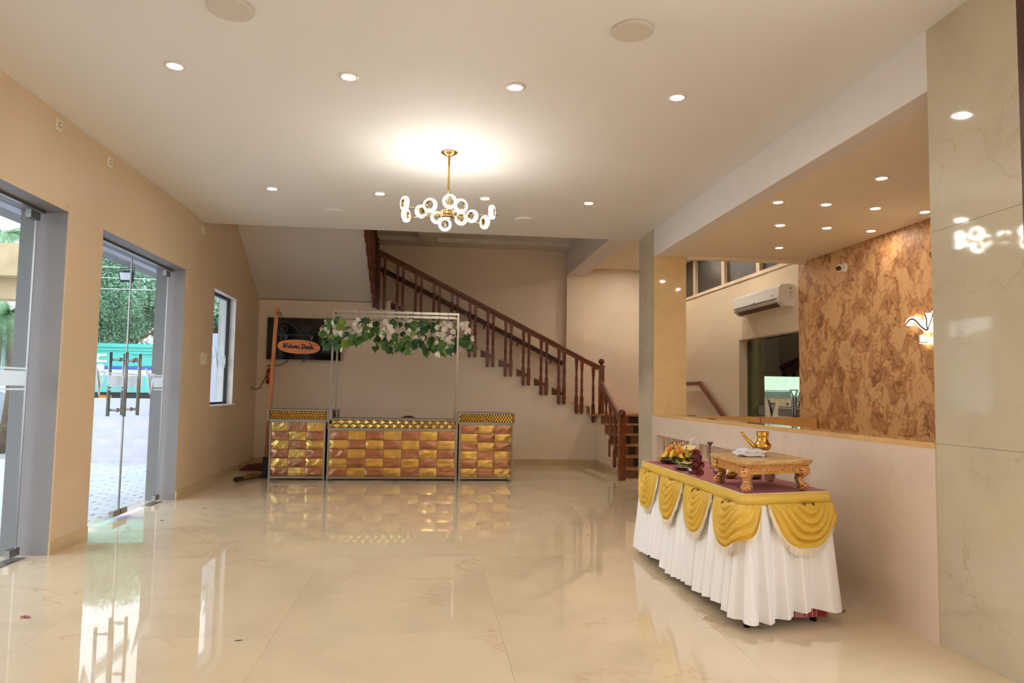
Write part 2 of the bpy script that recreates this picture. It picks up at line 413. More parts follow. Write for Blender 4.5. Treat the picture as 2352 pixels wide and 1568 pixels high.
# ------------------------------------------------------------------ mesh builder
class MB:
    def __init__(self):
        self.v = []; self.f = []; self.s = []; self.m = []

    def add(self, vs, fs, smooth=False, mi=0):
        o = len(self.v)
        self.v += [tuple(x) for x in vs]
        for f in fs:
            self.f.append(tuple(i+o for i in f)); self.s.append(smooth); self.m.append(mi)
        return self

    def box(self, x0, x1, y0, y1, z0, z1, mi=0, px=None, T=None):
        vs = [(x, y, z) for x in (x0, x1) for y in (y0, y1) for z in (z0, z1)]
        if T:
            vs = [tuple(T(Vector(q))) for q in vs]
        fs = [(0, 1, 3, 2), (4, 6, 7, 5), (0, 4, 5, 1), (2, 3, 7, 6), (0, 2, 6, 4), (1, 5, 7, 3)]
        o = len(self.v)
        self.v += vs
        for i, f in enumerate(fs):
            self.f.append(tuple(k+o for k in f)); self.s.append(False)
            self.m.append(px if (px is not None and i == 1) else mi)
        return self

    def cbox(self, c, sx, sy, sz, rz=0.0, R=None, mi=0):
        Rm = R if R else Matrix.Rotation(rz, 3, 'Z')
        c = Vector(c)
        return self.box(-sx/2, sx/2, -sy/2, sy/2, -sz/2, sz/2, mi=mi, T=lambda q: c+Rm @ q)

    def bar(self, a, b, w, h, up=(0, 0, 1)):
        a = Vector(a); b = Vector(b)
        d = (b-a); L = d.length; d.normalize()
        s = d.cross(Vector(up))
        if s.length < 1e-4:
            s = d.cross(Vector((1, 0, 0)))
        s.normalize(); u = s.cross(d)
        return self.box(0, L, -w/2, w/2, -h/2, h/2, T=lambda q: a+d*q.x+s*q.y+u*q.z)

    def prism(self, poly, axis, d0, d1, mi=0):
        n = len(poly)
        def P(p, d):
            return {'x': (d, p[0], p[1]), 'y': (p[0], d, p[1]), 'z': (p[0], p[1], d)}[axis]
        vs = [P(p, d0) for p in poly]+[P(p, d1) for p in poly]
        fs = [tuple(range(n-1, -1, -1)), tuple(range(n, 2*n))]+[(i, (i+1) % n, n+(i+1) % n, n+i) for i in range(n)]
        return self.add(vs, fs, mi=mi)

    def ringprism(self, outer, inner, axis, d0, d1):
        n = len(outer)
        def P(p, d):
            return {'x': (d, p[0], p[1]), 'y': (p[0], d, p[1]), 'z': (p[0], p[1], d)}[axis]
        vs = [P(p, d) for d in (d0, d1) for q in (outer, inner) for p in q]
        fs = []
        for i in range(n):
            j = (i+1) % n
            fs += [(i, j, n+j, n+i), (2*n+i, 3*n+i, 3*n+j, 2*n+j), (i, 2*n+i, 2*n+j, j), (n+i, n+j, 3*n+j, 3*n+i)]
        return self.add(vs, fs)

    def tube(self, path, r, n=8, closed=False, caps=True, smooth=True, flat=1.0):
        P = [Vector(p) for p in path]
        k = len(P)
        rs = r if isinstance(r, (list, tuple)) else [r]*k
        tang = []
        for i in range(k):
            if closed:
                t = P[(i+1) % k]-P[i-1]
            else:
                t = P[min(i+1, k-1)]-P[max(i-1, 0)]
            tang.append(t.normalized() if t.length > 1e-9 else Vector((0, 0, 1)))
        ref = Vector((0, 0, 1)) if abs(tang[0].z) < .9 else Vector((1, 0, 0))
        nrm = (ref-tang[0]*ref.dot(tang[0])).normalized()
        vs = []
        for i in range(k):
            nrm = (nrm-tang[i]*nrm.dot(tang[i]))
            if nrm.length < 1e-6:
                nrm = tang[i].orthogonal()
            nrm.normalize()
            b = tang[i].cross(nrm)
            for j in range(n):
                a = 2*pi*j/n
                vs.append(P[i]+rs[i]*(cos(a)*nrm+flat*sin(a)*b))
        fs = []
        for i in range(k if closed else k-1):
            i2 = (i+1) % k
            for j in range(n):
                j2 = (j+1) % n
                fs.append((i*n+j, i*n+j2, i2*n+j2, i2*n+j))
        self.add(vs, fs, smooth)
        if caps and not closed:
            o = len(self.v)-len(vs)
            self.f.append(tuple(o+j for j in range(n-1, -1, -1))); self.s.append(False); self.m.append(0)
            self.f.append(tuple(o+(k-1)*n+j for j in range(n))); self.s.append(False); self.m.append(0)
        return self

    def lathe(self, prof, c=(0, 0, 0), n=16, smooth=True, R=None, square=False, sq=()):
        c = Vector(c)
        vs = []
        for (r, z) in prof:
            for j in range(n):
                a = 2*pi*j/n
                q = Vector((r*cos(a), r*sin(a), z))
                vs.append(c+(R @ q if R else q))
        fs = []
        for i in range(len(prof)-1):
            for j in range(n):
                j2 = (j+1) % n
                fs.append((i*n+j, i*n+j2, (i+1)*n+j2, (i+1)*n+j))
        self.add(vs, fs, smooth)
        o = len(self.v)-len(vs)
        if prof[0][0] > 1e-5:
            self.f.append(tuple(o+j for j in range(n-1, -1, -1))); self.s.append(False); self.m.append(0)
        if prof[-1][0] > 1e-5:
            self.f.append(tuple(o+(len(prof)-1)*n+j for j in range(n))); self.s.append(False); self.m.append(0)
        return self

    def sphere(self, c, r, n=12, m=8, sc=(1, 1, 1)):
        c = Vector(c)
        vs = []; fs = []
        for i in range(m+1):
            t = pi*i/m
            for j in range(n):
                a = 2*pi*j/n
                vs.append((c.x+r*sc[0]*sin(t)*cos(a), c.y+r*sc[1]*sin(t)*sin(a), c.z+r*sc[2]*cos(t)))
        for i in range(m):
            for j in range(n):
                j2 = (j+1) % n
                fs.append((i*n+j, (i+1)*n+j, (i+1)*n+j2, i*n+j2))
        return self.add(vs, fs, True)

    def grid(self, fn, nu, nv, smooth=True, closed_u=False):
        vs = [fn(i/nu, j/nv) for j in range(nv+1) for i in range(nu+(0 if closed_u else 1))]
        w = nu if closed_u else nu+1
        fs = []
        for j in range(nv):
            for i in range(nu):
                i2 = (i+1) % w if closed_u else i+1
                fs.append((j*w+i, j*w+i2, (j+1)*w+i2, (j+1)*w+i))
        return self.add(vs, fs, smooth)

def wloc(o):
    p = Vector((0, 0, 0))
    while o:
        p += o.location
        o = o.parent
    return p

def build(name, mb, mat, parent=None, loc=None, kind=None, label=None):
    """one mesh object; the builder holds world coordinates, the origin goes to loc (or the parent's)"""
    me = bpy.data.meshes.new(name)
    org = wloc(parent) if parent else Vector(loc if loc else (0, 0, 0))
    if parent and loc:
        org = Vector(loc)
    me.from_pydata([(x-org.x, y-org.y, z-org.z) for x, y, z in mb.v], [], mb.f)
    me.polygons.foreach_set('use_smooth', mb.s)
    mats = mat if isinstance(mat, (list, tuple)) else [mat]
    for k in mats:
        me.materials.append(MT[k] if isinstance(k, str) else k)
    if len(mats) > 1:
        me.polygons.foreach_set('material_index', mb.m)
    me.update()
    o = bpy.data.objects.new(name, me)
    COL.objects.link(o)
    if parent:
        o.parent = parent
        o.location = org-wloc(parent)
    else:
        o.location = org
    if kind:
        o['kind'] = kind
    if label:
        o['label'] = label
    return o

def fixn(o):
    bm = bmesh.new(); bm.from_mesh(o.data)
    bmesh.ops.recalc_face_normals(bm, faces=bm.faces)
    bm.to_mesh(o.data); bm.free()
    return o

def bevel(o, w, seg=2):
    bm = bmesh.new(); bm.from_mesh(o.data)
    bmesh.ops.remove_doubles(bm, verts=bm.verts, dist=1e-5)
    bmesh.ops.bevel(bm, geom=list(bm.edges), offset=w, segments=seg, affect='EDGES', profile=.5)
    bm.to_mesh(o.data); bm.free()
    return o

def thing(name, label, cat, loc, group=None, rz=0.0):
    o = bpy.data.objects.new(name, None)
    COL.objects.link(o)
    o.location = loc
    o.rotation_euler = (0, 0, rz)
    o.empty_display_size = .1
    return tag(o, label, cat, group)

def tag(o, label, cat, group=None):
    o['label'] = label
    o['category'] = cat
    if group:
        o['group'] = group
    return o

def dup(o, parent=None, loc=None, label=None, group=None):
    c = o.copy()
    COL.objects.link(c)
    c.parent = parent
    if loc is not None:
        c.location = loc
    if label:
        c['label'] = label
    if group:
        c['group'] = group
    for ch in list(o.children):
        dup(ch, c)
    return c

def struct(name, mb, mat, loc=(0, 0, 0), parent=None):
    return build(name, mb, mat, parent, None if parent else loc, kind=None if parent else 'structure')

XL, XR, ZC = -2.876, 2.71, 3.36
XREC = 4.68

# ================================================================== STRUCTURE
# ---- floor slab and its tiles
fl = struct('floor', MB().box(-3.22, 5.0, -3.2, 14.2, -.12, -.003), 'grout')
xs = [-3.2, -2.0, -.8, .4, 1.6, 2.8, 4.0, 4.98]
ys = [-3.2, -3.2+1.0] + [-1.41+1.8*i for i in range(9)] + [14.18]
ys = [-3.2, -1.41, .39, 2.19, 3.99, 5.79, 7.59, 9.39, 11.19, 12.99, 14.18]
for i in range(len(xs)-1):
    for j in range(len(ys)-1):
        build('tile', MB().box(xs[i]+.0006, xs[i+1]-.0006, ys[j]+.0006, ys[j+1]-.0006, -.02, 0), 'floor', fl, (xs[i], ys[j], 0))

# ---- left wall with two glazed door openings and a window
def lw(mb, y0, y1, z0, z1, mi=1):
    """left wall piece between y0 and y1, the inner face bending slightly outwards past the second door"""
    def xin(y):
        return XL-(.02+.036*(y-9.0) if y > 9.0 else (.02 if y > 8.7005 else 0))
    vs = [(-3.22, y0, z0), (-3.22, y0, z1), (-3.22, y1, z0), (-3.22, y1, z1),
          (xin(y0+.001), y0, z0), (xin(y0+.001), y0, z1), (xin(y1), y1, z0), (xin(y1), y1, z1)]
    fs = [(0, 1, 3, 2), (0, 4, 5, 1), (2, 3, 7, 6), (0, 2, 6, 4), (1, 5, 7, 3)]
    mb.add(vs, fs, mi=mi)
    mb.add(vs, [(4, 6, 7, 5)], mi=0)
wl = MB()
lw(wl, -3.2, 2.75, 0, 4.3)
lw(wl, 2.75, 5.92, 2.65, 4.3)
lw(wl, 5.92, 6.53, 0, 4.3)
lw(wl, 6.53, 8.70, 2.65, 4.3)
lw(wl, 8.70, 9.0, 0, 4.3)
lw(wl, 9.0, 9.96, 0, 4.3)
lw(wl, 9.96, 11.2, 0, 1.05, 2); lw(wl, 9.96, 11.2, 2.62, 4.3, 2)
lw(wl, 11.2, 14.2, 0, 4.3, 2)  # white carries the daylight falling on the window reveals
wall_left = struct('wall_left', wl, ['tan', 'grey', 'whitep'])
# slightly proud plaster between the doors with a rounded head
pl = [(5.925, 0), (6.52, 0), (6.52, 2.55), (6.48, 2.64), (6.40, 2.695), (6.2, 2.71), (5.90, 2.71), (5.90, 2.655), (5.925, 2.65)]
build('plaster_patch', MB().prism(pl, 'x', XL-.001, XL+.010), 'tan', wall_left)

# ---- back walls
wall_back = struct('wall_back', MB().box(-3.1, -1.1, 12.9, 13.05, 0, 2.84), 'tan2')
struct('wall_stairwell', MB().box(-3.22, 4.9, 14.1, 14.25, 0, 4.3), 'tan2')
struct('wall_stairwell_pier', MB().box(2.6, 2.97, 13.95, 14.1, 0, 3.62), 'tan2')
struct('wall_front', MB().box(-3.22, 5.0, -3.35, -3.2, 0, 3.36), 'tan2')

# ---- ceilings and beams
struct('ceiling', MB().box(-3.22, XR, -3.35, 9.35, ZC, ZC+.25), 'ceil')
struct('ceiling_upper', MB().box(-3.22, 4.9, 9.2, 14.25, 4.2, 4.35), 'ceil')
struct('wall_upper_front', MB().box(-3.22, 4.9, 9.2, 9.35, ZC+.25, 4.2), 'tan2')
struct('beam_stairwell', MB().box(-.32, .03, 9.35, 13.6, 4.09, 4.2).box(-3.22, 2.6, 13.6, 14.1, 4.12, 4.2), 'beam')
struct('beam_landing', MB().box(2.6, 2.95, 9.35, 14.0, 3.62, 4.2), 'beam')
struct('ceiling_landing', MB().box(2.95, 4.9, 8.66, 14.1, 3.8, 3.9), 'ceil_tan')
struct('beam_right', MB().box(XR, XR+.16, -3.35, 8.68, 3.015, ZC+.25), 'beam')
struct('ceiling_reception', MB().box(XR+.16, 5.0, 2.0, 8.62, 3.015, 3.2).box(XR+.43, 5.0, 8.56, 8.66, 2.985, 3.8), 'ceil_tan')

# ---- pillars, half wall (right side)
pil = struct('pillar_far', MB().box(XR+.004, XR+.416, 8.674, 9.296, -.01, 3.4), 'pillar')
for z0, z1 in ((0, 1.66), (1.662, 3.36)):
    build('panel', MB().box(XR, XR+.006, 8.67, 9.30, z0, z1), 'pillar', pil)
for z0, z1 in ((0, 1.66), (1.662, 3.02)):
    build('panel', MB().box(XR, XR+.42, 8.668, 8.68, z0, z1), 'pillar2', pil)
pil2 = struct('pillar_near', MB().box(XR+.004, XR+.6, 3.018, 3.635, -.01, 3.4), 'pillar')
for z0, z1 in ((0, 1.06), (1.062, 2.21), (2.212, 3.36)):
    build('panel', MB().box(XR-.004, XR+.006, 3.018, 3.64, z0, z1), 'pillar', pil2)
build('panel', MB().box(XR-.004, XR+.6, 2.86, 3.016, 0, 3.36), 'wood_dark', pil2)
hw = MB()
XW = XR-.012
hw.box(XW, XW+.16, 3.638, 6.1, 0, 1.03).box(XW, XW+.16, 6.1, 8.50, .81, 1.03).box(XW, XW+.16, 6.1, 8.50, 0, .25).box(XW, XW+.16, 8.50, 8.67, 0, 1.03)
hw.prism([(6.1, .81), (6.1, .76), (6.16, .81)], 'x', XW, XW+.1)
wall_right = struct('wall_right', hw, 'halfwall')
build('niche_back', MB().box(XW+.09, XW+.15, 6.1, 8.50, .25, .81), 'niche', wall_right)
build('ledge', MB().box(XW-.002, XW+.2, 3.638, 8.67, 1.03, 1.062), 'ledge', wall_right)

# ---- reception walls
wr = MB()
wr.box(XREC, XREC+.15, 8.66, 8.8, 0, 3.07).box(XREC, XREC+.15, 8.8, 10.63, 2.15, 3.07).box(XREC, XREC+.15, 10.63, 14.1, 0, 3.07)
wr.box(XREC, XREC+.15, 8.66, 14.1, 3.78, 3.9)
struct('wall_reception', wr, 'wallw')
struct('wall_reception_feature', MB().box(XREC-.01, XREC+.15, 2.0, 8.78, 0, 3.02), 'wallpaper')
struct('wall_reception_near', MB().box(XR+.6, 4.9, 3.0, 3.12, 0, 3.05), 'wallw')
# clerestory window with mullions
w2 = thing('window_2', 'dark clerestory window strip above the air conditioner', 'window', (XREC, 11, 3.07))
w2['kind'] = 'structure'
for k in ('label', 'category'):
    del w2[k]
build('sill', MB().box(XREC-.02, XREC+.1, 8.79, 14.1, 3.05, 3.10), 'wallw', w2)
ym = [8.8, 9.96, 11.235, 12.53, 13.8]
for y in ym[1:4]:
    build('mullion', MB().box(XREC-.005, XREC+.06, y-.05, y-.012, 3.1, 3.78).box(XREC-.005, XREC+.06, y+.012, y+.05, 3.1, 3.78).box(XREC+.01, XREC+.06, y-.012, y+.012, 3.1, 3.78), 'wallw', w2)
for a, b in zip(ym[:-1], ym[1:]):
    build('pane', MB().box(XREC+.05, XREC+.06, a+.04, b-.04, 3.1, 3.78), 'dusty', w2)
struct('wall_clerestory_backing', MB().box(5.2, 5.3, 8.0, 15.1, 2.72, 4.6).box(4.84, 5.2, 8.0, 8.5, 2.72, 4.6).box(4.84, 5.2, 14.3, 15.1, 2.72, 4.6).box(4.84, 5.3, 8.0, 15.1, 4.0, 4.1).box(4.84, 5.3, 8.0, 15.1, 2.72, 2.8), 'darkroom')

# ---- baseboards
struct('baseboard_left', MB().box(XL, XL+.012, 5.92, 6.535, 0, .105), 'skirt_stone')
def bbl():
    mb = MB()
    for a, b in ((8.704, 9.0), (9.0, 12.9)):
        xa = XL-.02-(.036*(a-9.0) if a > 9 else 0); xb = XL-.02-(.036*(b-9.0) if b > 9 else 0)
        vs = [(xa-.01, a, 0), (xa+.014, a, 0), (xb+.014, b, 0), (xb-.01, b, 0)]
        vs += [(x, y, .103) for x, y, z in vs]
        mb.add(vs, [(0, 3, 2, 1), (4, 5, 6, 7), (0, 1, 5, 4), (1, 2, 6, 5), (2, 3, 7, 6), (3, 0, 4, 7)])
    return mb
struct('baseboard_left_far', bbl(), 'skirt_stone')
struct('baseboard_back', MB().box(-3.02, 2.95, 12.886, 12.9, 0, .1), 'skirt_stone')
struct('baseboard_stair_side', MB().box(2.936, 2.95, 10.95, 12.9, 0, .1), 'skirt_stone')

# ================================================================== STAIRCASE
RUN, RISE, Z0, XN = .3241, .1624, .93, 3.111
st = thing('staircase', 'cream sided staircase turning at a landing and climbing along the back wall', 'staircase', (1.2, 13.4, 0))
# supporting wall of the main flight, top cut to the steps
poly = [(-1.1, 0), (2.95, 0)]
poly.append((2.95, Z0-.03))
for k in range(1, 13):
    xk = XN-RUN*k
    poly.append((xk+.0, Z0+RISE*(k-1)-.03)); poly.append((xk, Z0+RISE*k-.03))
poly.append((-1.1, Z0+RISE*12-.03))
mb = MB()
# facet the flight side as columns so that every face stays convex
edges = [(2.95, XN-RUN, Z0-.03)]
for k in range(1, 12):
    edges.append((XN-RUN*k, XN-RUN*(k+1), Z0+RISE*k-.03))
edges.append((XN-RUN*12, -3.0, Z0+RISE*12-.03))
for a, b, z in edges:
    if b < -1.0:
        mb.box(-1.1, a, 12.9, 13.05, 0, z)
    else:
        mb.box(b, a, 12.9, 13.05, 0, z)
build('side_wall', mb, 'tan2', st)
# pale zigzag stringer, a little proud of the wall
mb = MB()
for k in range(0, 13):
    xa = XN-RUN*k if k else 2.98
    xb = XN-RUN*(k+1)
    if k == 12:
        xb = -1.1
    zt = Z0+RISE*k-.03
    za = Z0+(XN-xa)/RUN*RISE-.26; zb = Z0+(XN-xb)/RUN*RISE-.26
    if k == 12:
        zb = za+.08
    mb.prism([(xa, za), (xa, zt), (xb, zt), (xb, zb)], 'y', 12.885, 12.9)
build('stringer', mb, 'tread_c', st)
for k in range(0, 13):
    xa = XN-RUN*k+.012; xb = XN-RUN*(k+1)-.01
    z = Z0+RISE*k
    if k == 0:
        xa, xb = 4.68, XN-RUN
        build('landing', MB().box(xb, xa, 12.45, 14.1, z-.03, z), 'tread', st)
        build('tread_edge', MB().box(xb, 3.0, 12.87, 12.9, z-.03, z), 'tread_c', st)
        continue
    if k == 12:
        xb = -3.1
    s = MB().box(xb, xa, 12.9, 14.1, z-.03, z)
    so = build('tread', s, 'tread', st)
    build('tread_edge', MB().box(max(xb, -1.1), xa, 12.87, 12.9, z-.028, z), 'tread_c', so)
    build('riser', MB().box(xa-.03, xa-.015, 12.9, 14.1, z-RISE, z-.03), 'rise', st)
# skirting strip along the wall behind
mb = MB().prism([(XN-RUN*12.5, Z0+RISE*12.5-.16), (XN, Z0-.16), (XN, Z0+.09), (XN-RUN*12.5, Z0+RISE*12.5+.09)], 'y', 14.08, 14.1)
build('wall_skirting', mb, 'rise', st)
# lower flight: risers towards the room
RI = .157; RU = .30
for k in range(6):
    y0 = 10.95+RU*k
    z1 = RI*(k+1)-.03
    build('step_block', MB().box(2.95, 4.68, y0+.02, y0+RU+.02 if k < 5 else 13.0, 0, z1), 'tread_c', st)
    xs_ = [2.95, 3.2, 3.32, 3.45, 3.62, 3.74, 3.86, 4.05, 4.17, 4.35, 4.68]
    mb = MB()
    for i in range(len(xs_)-1):
        mb.box(xs_[i]+.001, xs_[i+1], y0+.008, y0+.022, RI*k, z1, mi=i % 2)
    build('riser', mb, ['rise', 'rise_dark'], st)
    if k < 5:
        build('tread', MB().box(2.945, 4.68, y0-.012, y0+RU+.02, z1, z1+.03), 'tread', st)
    else:
        build('tread', MB().box(2.945, 4.68, y0-.012, 12.45, z1, z1+.03), 'tread', st)
# third flight: sloping soffit over the left corner
mb = MB()
y0, z0, y1 = 12.9, 2.85, 9.36
z1 = z0+.47*(y0-y1)
mb.prism([(y0, z0), (y1, z1), (y1, z1+.2), (y0, z0+.2)], 'x', -3.2, -1.1)
build('upper_soffit', mb, 'beam', st)

# ---- balusters: square foot, turned middle, tapered square head
def baluster_mb(L=.94, sc=1.0):
    mb = MB()
    def sq(a, b, ra, rb):
        n = 4
        vs = []
        for z, r in ((a, ra), (b, rb)):
            for j in range(4):
                an = pi/4+pi/2*j
                vs.append((r*1.414*cos(an), r*1.414*sin(an), z))
        mb.add(vs, [(0, 1, 5, 4), (1, 2, 6, 5), (2, 3, 7, 6), (3, 0, 4, 7), (3, 2, 1, 0), (4, 5, 6, 7)])
    mb.lathe([(.006, -.026), (.022, -.014), (.029, 0)], n=10)
    sq(0, .30*L, .028, .028)
    pr = [(.025, .30), (.018, .315), (.022, .325), (.016, .335), (.019, .40), (.022, .44), (.017, .49), (.014, .505), (.022, .515),
          (.022, .525), (.015, .535), (.018, .56), (.022, .60), (.016, .655), (.021, .665), (.021, .675), (.014, .69), (.016, .76), (.019, .815), (.022, .825), (.019, .835)]
    mb.lathe([(r*1.25, z*L) for r, z in pr], n=10)
    sq(.835*L, L, .023, .031)
    return mb

def newel(name_parent, x, y, z0, z1, w, r, mat='wood'):
    nb = build('newel_post', MB().box(x-w/2, x+w/2, y-w/2, y+w/2, z0, z1).box(x-w*.6, x+w*.6, y-w*.6, y+w*.6, z1-.03, z1), mat, name_parent)
    build('ball_finial', MB().lathe([(r*.45, z1), (r*.4, z1+.012), (r*.62, z1+.02), (r*.4, z1+.03)]+[(max(1e-6, r*sin(t)), z1+.02+r*.95-r*cos(t)) for t in [pi*(.15+.85*i/9) for i in range(10)]], (x, y, 0), 16), mat, nb)
    return nb

RY = 12.82
rail = thing('stair_railing', 'dark red wood stair railing with paired turned balusters along main flight', 'railing', (1.0, RY, Z0))
def zr(x):
    return 1.809-.494*(x-2.99)
def handrail(parent, a, b, name='handrail', mat='wood', w=.07, h=.10):
    a = Vector(a); b = Vector(b)
    d = (b-a).normalized(); s = d.cross(Vector((0, 0, 1))).normalized(); u = s.cross(d)
    prof = [(-.5, -.5), (.5, -.5), (.5, -.18), (.34, -.12), (.34, .02), (.5, .08), (.52, .3), (.3, .5), (-.3, .5), (-.52, .3), (-.5, .08), (-.34, .02), (-.34, -.12), (-.5, -.18)]
    n = len(prof)
    vs = [p+s*(q[0]*w)+u*(q[1]*h) for p in (a, b) for q in prof]
    fs = [(i, (i+1) % n, n+(i+1) % n, n+i) for i in range(n)]+[tuple(range(n-1, -1, -1)), tuple(range(n, 2*n))]
    return build(name, MB().add(vs, fs), mat, parent)
handrail(rail, (2.99, RY, zr(2.99)-.05), (-1.06, RY, zr(-1.06)-.05), h=.095)
bproto = None
def put_baluster(parent, x, y, z, sz=1.0, mat='wood'):
    global bproto
    if bproto is None:
        bproto = build('baluster', baluster_mb(), mat, parent, (0, 0, 0))
        o = bproto
    else:
        o = bproto.copy(); COL.objects.link(o); o.parent = parent
    o.location = Vector((x, y, z))-wloc(parent)
    o.scale = (1, 1, sz)
    return o
for k in range(1, 13):
    xk = XN-RUN*k
    for dx in (.207, .108):
        x = xk-dx
        zb = Z0+RISE*k-.147
        put_baluster(rail, x, RY, zb, (zr(x)-.095-zb)/.94)
put_baluster(rail, 2.89, RY, .79, (zr(2.89)-.095-.79)/.94)
newel(rail, 3.04, RY, .78, 1.80, .09, .055)
lower = thing('stair_railing', 'short dark red wood railing of the lower flight beside the far pillar', 'railing', (2.88, 11.6, 0))
newel(lower, 2.866, 10.72, 0.0, .93, .095, .058)
handrail(lower, (2.885, 10.76, .86), (3.02, 12.77, 1.49), h=.085)
for i in range(5):
    t = (.22+.42*i)/2.05
    y = 10.76+t*2.0
    x = 2.885+t*.135
    zb = -.0+.02+.62*max(0, t-.12)
    zt = .86+.63*t-.05
    put_baluster(lower, x, y, zb, (zt-zb)/.94)
# wall handrail behind
wh = thing('wall_handrail', 'dark wood handrail fixed to the wall behind the stair balusters', 'handrail', (.7, 14.0, 2.7))
handrail(wh, (2.54, 14.02, 1.87), (-1.3, 14.02, 3.75), h=.09, mat='wood_dark')
for i in range(6):
    x = 2.3-.66*i
    z = 1.87+(2.54-x)*.4896
    build('bracket', MB().tube([(x, 14.1, z-.1), (x, 14.04, z-.1), (x, 14.02, z-.05)], .012, 6), 'iron', wh)
# third-flight railing seen nearly edge on
up = thing('stair_railing', 'dark carved railing of the upper flight seen edge-on beside the white soffit', 'railing', (-1.05, 12.7, 2.88))
newel(up, -1.04, 12.80, 2.74, 3.88, .085, .05, 'wood_dark')
def zu(y):
    return 3.80+.47*(12.8-y)
handrail(up, (-1.04, 12.78, zu(12.78)-.05), (-1.04, 9.5, zu(9.5)-.05), mat='wood_dark')
for i in range(14):
    y = 12.6-.16*i-(.08 if i % 2 else 0)
    zb = 2.70+.47*(12.9-y)
    put_baluster(up, -1.055, y, zb, (zu(y)-.1-zb)/.94)
# second handrail on the reception side
h2 = thing('wall_handrail', 'bent dark wood handrail beside the far pillar at the lower flight', 'handrail', (4.6, 11.8, 1.2))
handrail(h2, (4.60, 12.8, 1.50), (4.60, 12.05, 1.50), h=.07, w=.06)
handrail(h2, (4.60, 12.06, 1.505), (4.60, 10.9, .90), h=.07, w=.06)
build('end_knob', MB().sphere((4.60, 10.88, .89), .05), 'wood', h2)

# ================================================================== DOORS AND WINDOW (left wall)
GX = -3.05
def logo(mb, y0, z0, uy, uz, x, t=.0015, mirror=1):
    bar = [(-.67, 1.83), (-.22, 1.5), (.10, -.2), (0, -1.3)]
    to = [(-.26, 1.2), (.61, 1.2), (0.02, -1.28)]
    ti = [(-.02, .97), (.36, .97), (.10, .14)]
    def T(p):
        return (y0+mirror*p[0]*uy, z0+p[1]*uz)
    mb.prism([T(p) for p in bar], 'x', x-t, x+t)
    mb.ringprism([T(p) for p in to], [T(p) for p in ti], 'x', x-t, x+t)

def bands(mb, y0, y1, x, t=.0015, dz=0):
    for a, b in ((1.405, 1.42), (1.285, 1.395), (1.252, 1.266)):
        mb.box(x-t, x+t, y0, y1, a+dz, b+dz)

def glass_door(name, y0, y1, ymid, logos, band_spans, handles=True, patches=(), pivots=()):
    d = bpy.data.objects.new(name, None); COL.objects.link(d)
    d.location = (GX, (y0+y1)/2, 0); d['kind'] = 'structure'
    ed = []
    spans = [(y0+.02, ymid-.004), (ymid+.004, y1-.11)] if ymid else [(y0+.02, y1-.09)]
    for a, b in spans:
        g = build('glass_leaf', MB().box(GX-.005, GX+.005, a, b, .02, 2.60), 'glass', d)
        build('leaf_edge', MB().box(GX-.007, GX+.007, a-.003, a+.003, .02, 2.60).box(GX-.007, GX+.007, b-.003, b+.003, .02, 2.6), 'steel_dark', d)
    # fixed glass strip against the jamb
    build('header_channel', MB().box(GX-.010, GX+.010, y0, y1, 2.628, 2.65), 'steel_dark', d)
    fm = MB()
    for a, b in band_spans:
        bands(fm, a, b, GX+.0075)
    for yy in logos:
        logo(fm, yy, 1.32, .25*.93, .093, GX+.0075)
    build('frosted_film', fm, 'frost', d)
    for (a, b, z) in patches:
        build('patch_fitting', MB().box(GX-.02, GX+.02, a, b, z, z+.055 if z < 1 else z+.06), 'steel_dark', d)
    for (a, b) in pivots:
        build('floor_plate', MB().box(GX-.05, GX+.05, a, b, .0, .004), 'steel', d)
    return d
d2 = glass_door('door_2', 6.53, 8.70, 7.58, [7.0, 8.20], [(6.6, 6.86), (7.2, 7.56), (7.60, 8.0), (8.3, 8.56)],
                patches=[(7.42, 7.57, .03), (7.59, 7.74, .03), (8.48, 8.60, .03), (8.48, 8.60, 2.55)], pivots=[(8.25, 8.62)])
for sgn, yy in ((-1, 7.40), (1, 7.72)):
    hb = MB()
    for dx in (-.075, .075):
        hb.tube([(GX+dx, yy, 1.0), (GX+dx, yy, 1.62)], .017, 10)
    h = build('pull_handle', hb, 'steel_dark', d2)
    for z in (1.06, 1.55):
        build('standoff', MB().tube([(GX-.075, yy, z), (GX+.075, yy, z)], .012, 8).tube([(GX+.006, yy, z), (GX+.022, yy, z)], .02, 10), 'steel_dark', h)
d1 = glass_door('door_1', 2.75, 5.92, 4.3, [5.28], [(4.4, 5.0), (5.4, 5.79)],
                patches=[(5.70, 5.83, .03), (5.70, 5.83, 2.55)], pivots=[(5.45, 5.86)])
# window
wn = bpy.data.objects.new('window_1', None); COL.objects.link(wn); wn.location = (-3.12, 10.58, 1.05); wn['kind'] = 'structure'
WX = -3.08
build('window_frame', MB().box(WX-.02, WX+.02, 9.96, 11.2, 1.05, 1.085).box(WX-.02, WX+.02, 9.96, 11.2, 2.585, 2.62).box(WX-.02, WX+.02, 9.96, 10.0, 1.05, 2.62).box(WX-.02, WX+.02, 11.155, 11.2, 1.05, 2.62), 'black', wn)
build('pane', MB().box(WX-.004, WX+.004, 10.0, 11.155, 1.085, 2.585), 'glass', wn)
fm = MB(); bands(fm, 10.05, 10.5, WX+.006, dz=.34); bands(fm, 10.85, 11.12, WX+.006, dz=.34); logo(fm, 10.72, 1.67, .26, .105, WX+.006)
build('frosted_film', fm, 'frost', wn)
build('sill', MB().box(-3.22, -2.93, 9.93, 11.23, 1.03, 1.052), 'whitep', wn)

